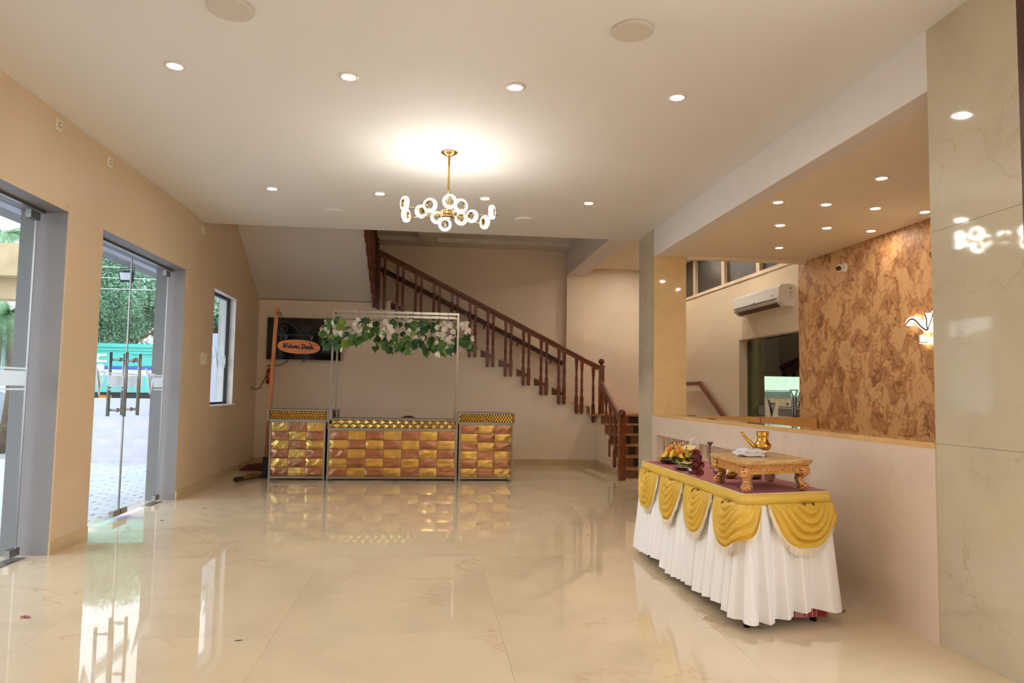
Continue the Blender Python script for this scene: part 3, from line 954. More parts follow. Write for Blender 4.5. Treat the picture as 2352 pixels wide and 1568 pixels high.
# ================================================================== LIGHT FITTINGS
def downlight(x, y, z, label, group, mat, r=.056):
    t = thing('downlight', label, 'downlight', (x, y, z), group)
    build('trim_ring', MB().lathe([(r*1.55, z+.0005), (r*1.52, z-.006), (r*1.06, z-.008), (r*1.0, z-.003), (r*1.0, z+.001)], (x, y, 0), 24), 'white_pl', t)
    build('lens', MB().lathe([(1e-6, z-.005), (r, z-.005)], (x, y, 0), 24), mat, t)
    return t
gx = (-1.70, -.60, .51, 1.64)
ordn = ('nearest the glass doors', 'second from the glass doors', 'third from the glass doors', 'nearest the half wall')
for j, y in enumerate((4.72, 7.57)):
    for i, x in enumerate(gx):
        downlight(x, y, ZC, 'recessed hall downlight %s the chandelier, %s' % (('in front of', 'behind')[j], ordn[i]), 'recessed downlights in the hall ceiling', 'lamp', .044)
rd = [(3.0, 5.98), (3.45, 5.98), (3.95, 6.03), (4.46, 6.07), (3.45, 5.18), (3.433, 6.80), (3.945, 6.83), (4.447, 6.87), (3.946, 7.85)]
rl = ['in the middle row, first from the beam', 'in the middle row, second from the beam', 'in the middle row, third from the beam', 'in the middle row, close to the rocky wallpaper', 'alone in front of the middle row',
      'in the row of three behind, first from the beam', 'in the row of three behind, middle one', 'in the row of three behind, last beside the wallpaper', 'alone at the back, above the air conditioner']
for (x, y), l in zip(rd, rl):
    downlight(x, y, 3.015, 'recessed reception downlight '+l, 'recessed downlights in the reception ceiling', 'lamp_r', .038)
for x, y in ((3.9, 9.9), (3.9, 11.4), (3.9, 13.0)):
    downlight(x, y, 3.80, 'recessed downlight over the stair landing', 'recessed downlights over the stair landing', 'lamp_l', .06)
# out of frame, same grid over the near half of the hall
for y in (1.87, -.98):
    for x in gx:
        downlight(x, y, ZC, 'recessed hall downlight above the near end of the hall', 'recessed downlights over the near hall', 'lamp', .044)
def ceil_disc(name, x, y, r, label, cat, mat, z=ZC):
    t = thing(name, label, cat, (x, y, z))
    build('grille', MB().lathe([(1e-6, z-.016), (r*.86, z-.016), (r*.9, z-.02)], (x, y, 0), 28), mat, t)
    build('rim', MB().lathe([(r*.9, z-.021), (r*.98, z-.018), (r, z-.008), (r, z+.001)], (x, y, 0), 28), mat, t)
    build('badge', MB().box(x-.012, x+.012, y-.004, y+.004, z-.019, z-.0155), 'white_pl', t)
ceil_disc('ceiling_speaker', -1.14, 3.93, .125, 'round grey ceiling speaker at top edge, on the glass door side', 'speaker', 'grey_sp')
ceil_disc('ceiling_speaker', 1.08, 3.855, .118, 'round grey ceiling speaker on the half wall side, ahead of the downlights', 'speaker', 'grey_sp')
ceil_disc('ceiling_speaker', -1.18, 8.41, .115, 'pale round ceiling speaker far back, above the leaf garlands', 'speaker', 'ceil')
ceil_disc('ceiling_speaker', 1.046, 8.42, .115, 'pale round ceiling speaker far back, above the wood stair railing', 'speaker', 'ceil')

# chandelier
CX, CY = .096, 6.14
ch = thing('chandelier', 'brass chandelier with twelve glowing ring lamps on radial arms', 'chandelier', (CX, CY, ZC))
build('canopy', MB().lathe([(1e-6, ZC-.035), (.03, ZC-.03), (.072, ZC-.008), (.075, ZC)], (CX, CY, 0), 28), 'brass_lamp', ch)
build('rod', MB().tube([(CX, CY, ZC-.02), (CX, CY, 2.84)], .0095, 10), 'brass_lamp', ch)
build('hub', MB().lathe([(1e-6, 2.79), (.055, 2.79), (.057, 2.795), (.05, 2.80), (.05, 2.835), (.057, 2.842), (.055, 2.848), (1e-6, 2.848)], (CX, CY, 0), 20), 'brass_lamp', ch)
RINGS = [(203, 2.855, .395), (157, 2.828, .395), (130, 2.90, .37), (246, 2.80, .37), (104.5, 2.87, .37), (93, 2.81, .37), (271, 2.83, .37), (285, 2.80, .37), (70, 2.865, .37), (53, 2.88, .37), (28, 2.80, .375), (-15, 2.825, .385)]
for ang, zr_, RR in RINGS:
    a = radians(ang)
    d = Vector((cos(a), sin(a), 0))
    t = Vector((-sin(a), cos(a), 0))
    c = Vector((CX, CY, 0))+d*RR
    ringc = Vector((c.x, c.y, zr_))
    RO, RI_, HX = .0590, .0375, .021
    arm0 = Vector((CX, CY, 2.815+.012*(zr_ > 2.84)))+d*.045
    arm1 = Vector((c.x, c.y, zr_-RI_*.72))
    arm2 = arm1+(arm1-arm0).normalized()*.05
    ao = build('arm', MB().tube([arm0, arm1, arm2], .0048, 6), 'brass_lamp', ch)
    # glowing ring: a rounded band whose axis lies along the arm
    prof = []
    for k in range(12):
        b = 2*pi*k/12
        prof.append(((RO+RI_+.001)/2+(RO-RI_-.001)/2*cos(b), HX*sin(b)))
    mb = MB()
    n1, n2 = 28, 12
    vs = []
    for i in range(n1):
        b = 2*pi*i/n1
        for r, h_ in prof:
            vs.append(ringc+t*(r*cos(b))+Vector((0, 0, r*sin(b)))+d*h_)
    fs = [(i*n2+j, i*n2+(j+1) % n2, ((i+1) % n1)*n2+(j+1) % n2, ((i+1) % n1)*n2+j) for i in range(n1) for j in range(n2)]
    build('glow_ring', mb.add(vs, fs, True), 'ring', ao)
    rb = MB()
    vs = []
    for k in range(24):
        b = 2*pi*k/24
        q = ringc+t*(RI_*cos(b))+Vector((0, 0, RI_*sin(b)))
        q2 = ringc+t*((RI_-.003)*cos(b))+Vector((0, 0, (RI_-.003)*sin(b)))
        vs += [q-d*HX, q+d*HX, q2+d*HX, q2-d*HX]
    fs = []
    for k in range(24):
        k2 = (k+1) % 24
        for j in range(4):
            fs.append((4*k+j, 4*k+(j+1) % 4, 4*k2+(j+1) % 4, 4*k2+j))
    rb.add(vs, fs, True)
    build('inner_band', rb, 'brass_lamp', ao)

# ================================================================== COUNTERS
def pillow(mb, x0, x1, z0, z1, y, seed, front=-1):
    rnd = random.Random(seed)
    nx, nz = 10, 6
    ph = [rnd.uniform(0, 6.28) for _ in range(4)]
    am = [rnd.uniform(-.0030, .0030) for _ in range(4)]
    base = rnd.uniform(.0015, .0055)
    g = .0025
    def fn(u, v):
        x = x0+g+(x1-x0-2*g)*u; z = z0+g+(z1-z0-2*g)*v
        e = (1-(2*u-1)**4)*(1-(2*v-1)**4)
        h = base*e+e*(am[0]*sin(5*u+ph[0]+2*v)+am[1]*sin(7*v+ph[1])+am[2]*sin(9*u-5*v+ph[2])+am[3]*cos(11*(u-.5)*(v-.5)+ph[3]))
        return (x, y-max(h, -.001), z)
    mb.grid(fn, nx, nz)

def lattice(mb, x0, x1, z0, z1, y, nx, nz, d=.012, stagger=False):
    w = (x1-x0)/nx; h = (z1-z0)/nz
    for j in range(nz):
        for i in range(nx):
            a = x0+i*w+(w/2 if stagger and j % 2 else 0); b = min(a+w, x1); c = z0+j*h; e = c+h
            if a >= x1-1e-4:
                continue
            m = ((a+b)/2, y-d, (c+e)/2)
            mb.add([(a, y, c), (b, y, c), (b, y, e), (a, y, e), m], [(0, 1, 4), (1, 2, 4), (2, 3, 4), (3, 0, 4)])

def counter(label, x0, x1, y0, y1, zbody, ztop, cols, rows, lat, top_over=.012, zshelf=None, seed=0):
    t = thing('serving_counter', label, 'counter', ((x0+x1)/2, (y0+y1)/2, 0), 'gold panelled serving counters')
    w = .026
    fr = MB()
    for x in (x0+w/2, x1-w/2):
        for y in (y0+w/2, y1-w/2):
            fr.box(x-w/2, x+w/2, y-w/2, y+w/2, 0, zbody)
    zb = .035
    for z in (zb, zbody-w):
        fr.box(x0+w, x1-w, y0, y0+w, z, z+w)
        fr.box(x0+w, x1-w, y1-w, y1, z, z+w)
        fr.box(x0, x0+w, y0+w, y1-w, z, z+w)
        fr.box(x1-w, x1, y0+w, y1-w, z, z+w)
    build('frame', fr, 'steel', t)
    px0, px1, pz0, pz1 = x0+w, x1-w, zb+w, zbody-w
    build('back_board', MB().box(px0, px1, y0+.014, y0+.02, pz0, pz1).box(x0+.006, x0+.012, y0+w, y1-w, pz0, pz1).box(x1-.012, x1-.006, y0+w, y1-w, pz0, pz1), 'panel_back', t)
    cw = (px1-px0)/cols; rh = (pz1-pz0)/rows
    for j in range(rows):
        for i in range(cols):
            pm = MB(); pillow(pm, px0+i*cw, px0+(i+1)*cw, pz1-(j+1)*rh, pz1-j*rh, y0+.012, seed+j*31+i)
            build('panel', pm, 'gold_panel' if (i+j+lat[3]) % 2 == 0 else 'copper_panel', t)
    o = top_over
    tb = MB()
    # tray rim: posts and rails round the lattice band
    for z in (zbody, ztop-.018):
        tb.box(x0-o, x1+o, y0-o, y0-o+.02, z, z+.018).box(x0-o, x1+o, y1+o-.02, y1+o, z, z+.018).box(x0-o, x0-o+.02, y0-o+.02, y1+o-.02, z, z+.018).box(x1+o-.02, x1+o, y0-o+.02, y1+o-.02, z, z+.018)
    for x in (x0-o, x1+o-.018):
        for y in (y0-o, y1+o-.018):
            tb.box(x, x+.018, y, y+.018, zbody+.018, ztop-.018)
    build('tray_frame', tb, 'steel', t)
    lb = MB()
    lattice(lb, x0-o+.018, x1+o-.018, zbody+.018, ztop-.018, y0-o+.012, lat[0], lat[1], lat[2], True)
    build('lattice_band', lb, 'gold_lattice', t)
    build('top_shelf', MB().box(x0-o+.02, x1+o-.02, y0-o+.02, y1+o-.02, ztop-.012, ztop-.002), 'steel', t)
    return t
counter('tall gold and copper panelled counter unit beside the leaning wooden post', -2.268, -1.494, 10.52, 11.12, .845, 1.0, 3, 6, (20, 3, .014, 0), .03, seed=100)
counter('long low gold and copper panelled counter unit under the leaf garlands', -1.462, .366, 10.50, 11.10, .735, .88, 7, 5, (16, 2, .018, 1), .006, seed=300)
counter('tall gold and copper panelled counter unit nearest the stair foot', .398, 1.186, 10.50, 11.10, .835, .985, 3, 6, (20, 4, .014, 1), .02, seed=500)

# canopy frame on the low counter
cf = thing('canopy_frame', 'polished steel tube frame standing on the low counter', 'frame', (-.54, 10.8, .88))
for x in (-1.44, .352):
    for y in (10.54, 11.06):
        build('post', MB().box(x-.014, x+.014, y-.014, y+.014, .868, 2.40), 'steel', cf)
for y in (10.54, 11.06):
    build('top_rail', MB().box(-1.455, .367, y-.016, y+.016, 2.40, 2.435), 'steel', cf)
    build('top_rail', MB().box(-1.43, .34, y-.012, y+.012, 2.345, 2.365), 'steel', cf)
for x in (-1.44, .352):
    build('cross_rail', MB().box(x-.015, x+.015, 10.556, 11.044, 2.402, 2.432), 'steel', cf)
build('post_socket', MB().box(-1.466, -1.414, 10.515, 10.565, .878, 1.0), 'steel_dark', cf)
build('post_socket', MB().box(-1.41, -1.375, 11.03, 11.09, .878, 1.0), 'steel_dark', cf)

# ---- leaf garlands
def leaf_mesh(name, mat, lob=5):
    pts = []
    prof = [(0, 0), (.22, -.06), (.34, .10), (.50, .08), (.42, .26), (.56, .46), (.38, .46), (.34, .66), (.20, .62), (.10, .84), (0, 1.05)]
    r = [(x, y) for x, y in prof]
    l = [(-x, y) for x, y in prof[1:-1]][::-1]
    out = r+l
    vs = [(x, 0.16*abs(x)+.12*(y-.4)**2, -y) for x, y in out]
    vs.append((0, -.04, -.42))
    n = len(out)
    fs = [(i, (i+1) % n, n) for i in range(n)]
    me = bpy.data.meshes.new(name)
    me.from_pydata(vs, [], fs)
    me.polygons.foreach_set('use_smooth', [True]*len(fs))
    me.materials.append(MT[mat])
    return me
LM = {k: leaf_mesh('leaf_'+k, k) for k in ('leaf', 'leaf2', 'leaf3', 'leafw')}
rg = random.Random(21)
spots = []
for i in range(17):
    x = -1.60+i*(2.06/16)
    spots.append((x, 10.54 if i % 3 else 11.0))
ORD = 'first second third fourth fifth sixth seventh eighth ninth tenth eleventh twelfth thirteenth fourteenth fifteenth sixteenth seventeenth'.split()
glab = 'bunch of green and white paper leaves hanging from the canopy frame'
for gi, (x, y) in enumerate(spots):
    lab = 'leaf bunch hanging from the canopy frame, %s from the television side' % ORD[gi]
    if gi == 0:
        lab = 'leaf bunch at the canopy frame end overlapping the black television'
    elif gi == 16:
        lab = 'leaf bunch at the canopy frame end overlapping the stair balusters'
    length = [.36, .40, .44, .30, .30, .26, .38, .42, .40, .42, .34, .40, .42, .46, .44, .42, .36][gi]
    g = thing('leaf_garland', lab, 'garland', (x, y-.02, 2.43), 'leaf garlands on the canopy frame')
    pth = [(x, y+.02, 2.40), (x, y+.012, 2.442), (x+.004, y-.022, 2.44), (x+.006, y-.03, 2.34)]
    for k in range(1, 5):
        pth.append((x+.02*sin(k+gi), y-.03-.008*k, 2.34-length*k/5))
    build('stem', MB().tube(pth, .004, 5), 'stem', g)
    nl = 15
    whiteshare = [.35, .5, .4, .65, .8, .15, .3, .6, .5, .35, .5, .45, .2, .6, .7, .6, .55][gi]
    zend = 2.30-length
    for k in range(nl):
        f = (k+.5)/nl
        z = 2.31-length*f*1.06+.02
        kind = 'leafw' if rg.random() < whiteshare*(1.25 if f < .65 else .4) else rg.choice(('leaf', 'leaf', 'leaf2', 'leaf2', 'leaf3'))
        o = bpy.data.objects.new('leaf', LM[kind]); COL.objects.link(o)
        o.parent = g
        s = rg.uniform(.075, .125)*(1.12 if kind != 'leafw' else .85)
        o.location = Vector((x+rg.uniform(-.075, .075), y-.05+rg.uniform(-.06, .03), z))-wloc(g)
        o.rotation_euler = (rg.uniform(-.5, .35), rg.uniform(-.9, .9), rg.uniform(-.8, .8))
        o.scale = (s, s, s)

# ---- sign post, sign, TV, extinguisher
sp = thing('sign_post', 'leaning pine post on a black base behind the counter', 'post', (-2.39, 10.9, 0))
build('post', MB().bar((-2.388, 10.9, .02), (-2.312, 10.9, 2.485), .05, .05, (0, 1, 0)), 'wood_post', sp)
build('base', MB().box(-2.46, -2.30, 10.84, 10.96, 0, .02).box(-2.425, -2.35, 10.87, 10.93, .02, .30), 'black', sp)
def spiral(c, r0, turns, a0, y, sgn=1, n=26, r1=.2):
    return [(c[0]+r0*(1-(1-r1)*k/n)*cos(a0+sgn*2*pi*turns*k/n), y, c[1]+r0*(1-(1-r1)*k/n)*sin(a0+sgn*2*pi*turns*k/n)) for k in range(n+1)]
br = MB()
YS = 10.86
br.tube([(-2.31, YS, 2.085), (-1.63, YS, 2.075)], .006, 6)
br.tube(spiral((-2.265, 2.385), .038, 1.5, pi*1.0, YS, -1), .005, 6)
br.tube([(-2.232, YS, 2.37), (-2.235, YS, 2.33), (-2.26, YS, 2.29), (-2.28, YS, 2.25)], .005, 6)
br.tube([(-2.28, YS, 2.24), (-2.24, YS, 2.275), (-2.18, YS, 2.285), (-2.12, YS, 2.26), (-2.05, YS, 2.2), (-1.97, YS, 2.13), (-1.92, YS, 2.09), (-1.85, YS, 2.085), (-1.79, YS, 2.11), (-1.74, YS, 2.135), (-1.70, YS, 2.14)], .006, 6)
br.tube(spiral((-2.195, 2.17), .062, 1.4, -pi*.5, YS, 1), .005, 6)
br.tube(spiral((-1.875, 2.165), .062, 1.4, -pi*.5, YS, 1), .005, 6)
br.tube([(-2.195, YS, 2.11), (-2.26, YS, 2.12), (-2.29, YS, 2.16)], .005, 6)
bro = build('scroll_bracket', br, 'iron', sp)
sg = thing('hanging_sign', 'oval wooden sign reading Welcome Drinks hung on chains', 'sign', (-1.97, YS, 1.9))
n = 40
ov = []
for k in range(n):
    a = 2*pi*k/n
    cx, sx = cos(a), sin(a)
    ov.append((-1.968+.305*(abs(cx)**.8)*(1 if cx > 0 else -1), 1.908+.102*(abs(sx)**.9)*(1 if sx > 0 else -1)-.012*cx))
so = fixn(build('board', MB().prism(ov, 'y', YS-.012, YS+.012), 'wood_sign', sg))
for x in (-2.16, -1.79):
    cb = MB()
    cb.tube([(x+.018*cos(2*pi*k/14), YS, 2.052+.018*sin(2*pi*k/14)) for k in range(14)], .0035, 5, closed=True)
    cb.tube([(x, YS+.007*cos(2*pi*k/10), 2.022+.014*sin(2*pi*k/10)) for k in range(10)], .003, 5, closed=True)
    build('chain', cb, 'steel_dark', sg)
# cursive lettering drawn as strokes (units: x advance, x-height 1, ascender 2)
GL = {
 'W': (2.3, [[(0, 1.9), (.15, 2.05), (.3, 1.9), (.35, .6), (.5, 0), (.75, .5), (1.1, 1.9), (1.05, .8), (1.2, 0), (1.5, .5), (1.9, 1.9), (2.1, 2.0)]]),
 'e': (.95, [[(0, .45), (.4, .55), (.65, .85), (.45, 1.05), (.2, .8), (.2, .3), (.4, 0), (.7, .08), (.95, .35)]]),
 'l': (.75, [[(0, .35), (.35, 1.0), (.5, 1.8), (.38, 2.1), (.25, 1.6), (.25, .3), (.4, 0), (.75, .35)]]),
 'c': (.85, [[(.6, .8), (.45, 1.02), (.2, .8), (.12, .35), (.32, 0), (.6, .1), (.85, .4)]]),
 'o': (.95, [[(.5, 1.0), (.2, .8), (.12, .35), (.35, 0), (.62, .3), (.65, .75), (.5, 1.0), (.6, .85), (.95, .9)]]),
 'm': (1.5, [[(0, .8), (.15, 1.0), (.2, .6), (.2, 0)], [(.2, .6), (.45, 1.0), (.6, .8), (.6, 0)], [(.6, .6), (.85, 1.0), (1.05, .8), (1.05, .2), (1.2, 0), (1.5, .35)]]),
 'D': (1.7, [[(.35, 2.0), (.35, 0)], [(0, 1.7), (.3, 2.05), (.9, 2.0), (1.4, 1.5), (1.35, .6), (.9, .05), (.2, 0), (.05, .25)]]),
 'r': (.9, [[(0, .4), (.3, 1.1), (.35, .85), (.65, .9), (.55, .4), (.65, 0), (.9, .35)]]),
 'i': (.6, [[(0, .4), (.2, 1.0), (.18, .3), (.3, 0), (.6, .35)], [(.26, 1.45), (.3, 1.5)]]),
 'n': (1.05, [[(0, .8), (.15, 1.0), (.2, .6), (.2, 0)], [(.2, .6), (.5, 1.0), (.65, .8), (.65, .2), (.75, 0), (1.05, .35)]]),
 'k': (1.0, [[(0, .35), (.3, 1.2), (.4, 2.2), (.22, 1.7), (.2, 0)], [(.2, .5), (.5, 1.0), (.7, .85), (.3, .55), (.6, .1), (1.0, .3)]]),
 's': (.8, [[(0, .35), (.35, 1.0), (.5, .55), (.45, .1), (.15, 0)], [(.45, .1), (.8, .3)]]),
 ' ': (.7, [])}
def write(mb, txt, x, z, s, y, dx=1.0, r=.006, slope=0.0):
    for chh in txt:
        adv, strokes = GL[chh]
        for stt in strokes:
            p = [Vector((x+q[0]*s*dx+q[1]*s*.25, y, z+q[1]*s+slope*(x+q[0]*s*dx))) for q in stt]
            # smooth
            pp = []
            for i in range(len(p)-1):
                a = p[max(0, i-1)]; b = p[i]; c = p[i+1]; d = p[min(len(p)-1, i+2)]
                for k in range(4):
                    t = k/4
                    pp.append(.5*((2*b)+(c-a)*t+(2*a-5*b+4*c-d)*t*t+(3*b-a-3*c+d)*t**3))
            pp.append(p[-1])
            mb.tube(pp, r, 5)
        x += adv*s*dx
    return x
lm = MB(); write(lm, 'Welcome Drinks', -2.205, 1.885, .032, YS-.014, .93, .0062, -.04)
# -.04 slope is about the sign's own x, so shift up by the mean
build('lettering', MB().add([(x, y, z-.080) for x, y, z in lm.v], lm.f), 'black', sg)
build('ornament', MB().sphere((-1.812, YS-.014, 1.968), .010, 8, 6).tube([(-1.812, YS-.014, 1.968), (-1.80, YS-.014, 1.950)], .004, 5), 'black', sg)

tv = thing('television', 'large black wall television behind the hanging wooden sign', 'television', (-2.24, 12.84, 1.78))
tvp = MB().box(-2.866, -1.612, 12.815, 12.85, 1.785, 2.52)
build('bezel', tvp, 'black', tv)
build('screen', MB().box(-2.856, -1.622, 12.811, 12.815, 1.80, 2.512), 'tv', tv)
build('lower_trim', MB().box(-2.866, -1.612, 12.809, 12.815, 1.783, 1.792), 'steel', tv)
build('sensor_tab', MB().box(-2.26, -2.21, 12.815, 12.83, 1.762, 1.785), 'black', tv)
build('wall_mount', MB().box(-2.5, -2.0, 12.85, 12.90, 1.95, 2.35), 'black', tv)
cd = MB().tube([(-2.50, 12.84, 1.775), (-2.60, 12.86, 1.71), (-2.72, 12.87, 1.68), (-2.80, 12.88, 1.64), (-2.86, 12.88, 1.52), (-2.92, 12.86, 1.38), (-2.96, 12.80, 1.285), (-2.99, 12.6, 1.27), (-2.985, 12.44, 1.30)], .006, 6)
tag(build('power_cord', cd, 'black', None, (-2.50, 12.84, 1.27)), 'thin black power cord running from television down to corner socket', 'cord')
ex = thing('fire_extinguisher', 'red fire extinguisher on the back wall below the television', 'extinguisher', (-2.80, 12.82, 1.37))
build('cylinder', MB().lathe([(.04, 1.37), (.052, 1.38), (.052, 1.585), (.045, 1.61), (.022, 1.625), (.02, 1.64)], (-2.80, 12.83, 0), 18), 'red', ex)
build('label', MB().lathe([(.0526, 1.43), (.0526, 1.55)], (-2.80, 12.83, 0), 18), 'redpale', ex)
build('valve_head', MB().lathe([(.02, 1.64), (.022, 1.66), (.012, 1.675)], (-2.80, 12.83, 0), 10).bar((-2.86, 12.83, 1.668), (-2.74, 12.83, 1.70), .014, .012).bar((-2.80, 12.83, 1.66), (-2.73, 12.83, 1.675), .012, .01), 'black', ex)
build('gauge', MB().tube([(-2.80, 12.81, 1.655), (-2.80, 12.80, 1.655)], .014, 10), 'white_pl', ex)
build('wall_bracket', MB().box(-2.82, -2.78, 12.87, 12.90, 1.45, 1.66), 'steel_dark', ex)

# ---- wall fittings on the left wall
def xin(y):
    return XL-(.02+.036*(y-9.0) if y > 9.0 else (.02 if y > 8.7005 else 0))
def plate(name, label, cat, y, z, w, h, mods):
    x = xin(y)
    t = thing(name, label, cat, (x, y, z))
    bevel(build('plate', MB().box(x-.001, x+.012, y-w/2, y+w/2, z-h/2, z+h/2), 'switch_pl', t), .003, 1)
    for nm, dy, dz, sy, sz, m in mods:
        build(nm, MB().box(x+.012, x+.015, y+dy-sy/2, y+dy+sy/2, z+dz-sz/2, z+dz+sz/2), m, t)
holes = [('pin_hole', 0, .016, .007, .014, 'dark'), ('pin_hole', -.014, -.01, .007, .007, 'dark'), ('pin_hole', .014, -.012, .007, .007, 'dark')]
plate('wall_socket', 'cream socket plate high on the peach wall over the first glass door', 'socket', 5.695, 3.262, .095, .095, holes)
plate('wall_socket', 'cream socket plate high on the peach wall between the two glass doors', 'socket', 6.565, 3.252, .095, .095, holes)
plate('light_switch', 'cream double switch plate between the second glass door and window', 'switch', 9.565, 1.652, .22, .165, [('rocker', -.05, .035, .05, .045, 'white_pl'), ('rocker', .04, .035, .05, .045, 'white_pl'), ('rocker', -.05, -.035, .05, .045, 'white_pl'), ('rocker', .04, -.035, .05, .045, 'white_pl')])
plate('wall_socket', 'small cream socket in the corner holding a black plug', 'socket', 12.43, 1.318, .10, .09, [('plug', .0, -.01, .045, .05, 'black')])
plate('junction_box', 'small cream box under the ceiling at the hall corner', 'box', 9.28, 3.26, .10, .11, [])

# ---- chair behind the low counter
chr_ = thing('chair', 'dark round-backed chair mostly hidden behind the low counter', 'chair', (-.37, 11.45, 0))
build('backrest', MB().prism([(-.37+.23*cos(pi*k/14), .55+.345*sin(pi*k/14)**.7) for k in range(15)], 'y', 11.62, 11.65), 'wood_dark', chr_)
build('seat', MB().box(-.58, -.16, 11.25, 11.62, .42, .46), 'wood_dark', chr_)
for x in (-.57, -.2):
    for y in (11.27, 11.6):
        build('leg', MB().box(x, x+.035, y, y+.035, 0, .42 if y < 11.5 else .6), 'wood_dark', chr_)

# ---- things on the floor at the left corner
rgm = random.Random(3)
def rumple(u, v):
    x = -3.0+.66*u+.02*sin(9*v); y = 11.75+.75*v+.03*sin(7*u)
    e = min(1, 6*u, 6*(1-u), 6*v, 6*(1-v))
    return (x+.02*v, y, .006+e*(.03+.03*sin(5*u+3*v)**2+.02*sin(13*u-7*v)**2+.012*sin(21*v)))
mt = MB().grid(rumple, 26, 20)
tag(build('floor_mat', mt, 'maroon', None, (-2.67, 12.1, 0)), 'crumpled maroon cloth mat on the floor in the corner', 'mat')
bm_ = thing('broom', 'short straw hand broom lying on the floor by the corner', 'broom', (-2.6, 10.7, 0))
hd = Vector((-2.66, 10.33, .035)); tp = Vector((-2.48, 11.1, .03))
dr = (tp-hd).normalized()
build('handle', MB().tube([hd, hd+dr*.06, hd+dr*.16], [.03, .036, .028], 10), 'broom_dark', bm_)
build('binding', MB().tube([hd+dr*.16, hd+dr*.19], [.03, .03], 10), 'black', bm_)
bb = MB()
sd = Vector((dr.y, -dr.x, 0))
for k in range(150):
    a = rgm.uniform(-1, 1); c = rgm.uniform(0, 1)
    p0 = hd+dr*.15+sd*(a*.02)+Vector((0, 0, -.012+c*.03))
    p1 = hd+dr*rgm.uniform(.65, .82)+sd*(a*.16)
    p1.z = .004+c*.05*abs(cos(a))
    pm = (p0+p1)/2; pm.z = (p0.z+p1.z)/2+.006
    w = sd*.0042
    bb.add([p0-w, p0+w, pm+w, p1, pm-w], [(0, 1, 2, 3, 4)])
build('bristles', bb, 'straw', bm_, kind='stuff')
for i, (x, y, lab, m) in enumerate([(2.5, 4.24, 'tiny crumpled dark red scrap on the floor at the half wall base', 'maroon'), (-2.225, 4.382, 'single red petal on the floor near the first glass door', 'red')]):
    pm = MB().grid(lambda u, v: (x+.05*(u-.5)+.01*sin(6*v), y+.03*(v-.5), .002+.008*abs(sin(5*u+3*v))), 8, 6)
    tag(build(('cloth_scrap', 'petal')[i], pm, m, None, (x, y, 0)), lab, ('scrap', 'petal')[i])
for (x, y, a) in [(-2.388, 8.11, .4), (1.6, 8.17, 1.2), (-2.575, 7.41, .2), (-1.51, 7.2, 2), (1.45, 6.6, 1.6), (-.96, 3.93, .4)]:
    d = Vector((cos(a), sin(a), 0))*.02
    pm = MB().tube([(x-d.x, y-d.y, .002), (x, y, .003), (x+d.x, y+d.y, .002)], [.001, .0025, .001], 5)
    tag(build('leaf_crumb', pm, 'broom_dark', None, (x, y, 0)), 'tiny dark leaf crumb lying on the polished floor', 'crumb', 'leaf crumbs on the floor')

# ================================================================== TABLE WITH SKIRT
ZT = .745
BL, FL_, FR, BR = Vector((1.742, 5.85, 0)), Vector((1.756, 3.925, 0)), Vector((2.32, 4.045, 0)), Vector((2.31, 5.97, 0))
def bil(u, v):
    """u across (wall side = 1), v along (far = 1)"""
    return (FL_*(1-u)+FR*u)*(1-v)+(BL*(1-u)+BR*u)*v
tb = thing('buffet_table', 'long buffet table hidden under gold swags and white skirt', 'table', tuple(bil(.5, .5)))
mb = MB()
vs = [bil(u, v)+Vector((0, 0, z)) for z in (ZT-.03, ZT) for u, v in ((0, 0), (1, 0), (1, 1), (0, 1))]
mb.add(vs, [(3, 2, 1, 0), (4, 5, 6, 7), (0, 1, 5, 4), (1, 2, 6, 5), (2, 3, 7, 6), (3, 0, 4, 7)])
build('table_top', mb, 'wood_post', tb)
for u, v, m in ((.07, .03, 'black'), (.86, .03, 'black'), (.05, .94, 'maroon'), (.9, .95, 'black')):
    p = bil(u, v)
    build('leg', MB().tube([(p.x, p.y, 0), (p.x, p.y, ZT-.03)], .019, 12), m, tb)
# check cloth on top
mb = MB()
zc = ZT+.004
def cl(u, v):
    p = bil(u*1.0, v)
    return (p.x, p.y, zc)
mb.grid(cl, 10, 20, False)
vs = [bil(u, v)+Vector((0, 0, z)) for z in (ZT+.001, zc) for u, v in ((0, 0), (1, 0), (1, 1), (0, 1))]
mb.add(vs, [(0, 1, 5, 4), (1, 2, 6, 5), (2, 3, 7, 6), (3, 0, 4, 7), (3, 2, 1, 0)])
tag(build('check_tablecloth', mb, 'check', None, tuple(bil(.5, .5)+Vector((0, 0, ZT)))), 'red and white small check cloth covering the table top', 'tablecloth')
# perimeter path
corn = [BL, FL_, FR, BR]
def make_path():
    pts = []
    R = .014
    order = [BR, BL, FL_, FR, BR, BL]
    segs = []
    for i in range(1, 5):
        a, b, c = order[i-1], order[i], order[i+1]
        d1 = (b-a).normalized(); d2 = (c-b).normalized()
        p1 = b-d1*R; p2 = b+d2*R
        for k in range(7):
            t = k/6
            pts.append((1-t)**2*p1+2*t*(1-t)*b+t*t*p2)
    pts.append(pts[0])
    return pts
PP = make_path()
CL = [0]
for a, b in zip(PP[:-1], PP[1:]):
    CL.append(CL[-1]+(b-a).length)
S0 = CL[3]                         # at the far hall-side corner
LTOT = CL[-1]
def at(s):
    s = (s+S0) % LTOT
    for i in range(len(CL)-1):
        if CL[i+1] >= s:
            t = (s-CL[i])/max(1e-9, CL[i+1]-CL[i])
            p = PP[i]*(1-t)+PP[i+1]*t
            d = (PP[i+1]-PP[i])
            if d.length < 1e-6:
                continue
            d.normalize()
            # smooth the normal over the corner
            return p, Vector((d.y, -d.x, 0))*(-1)
    return PP[-1], Vector((1, 0, 0))
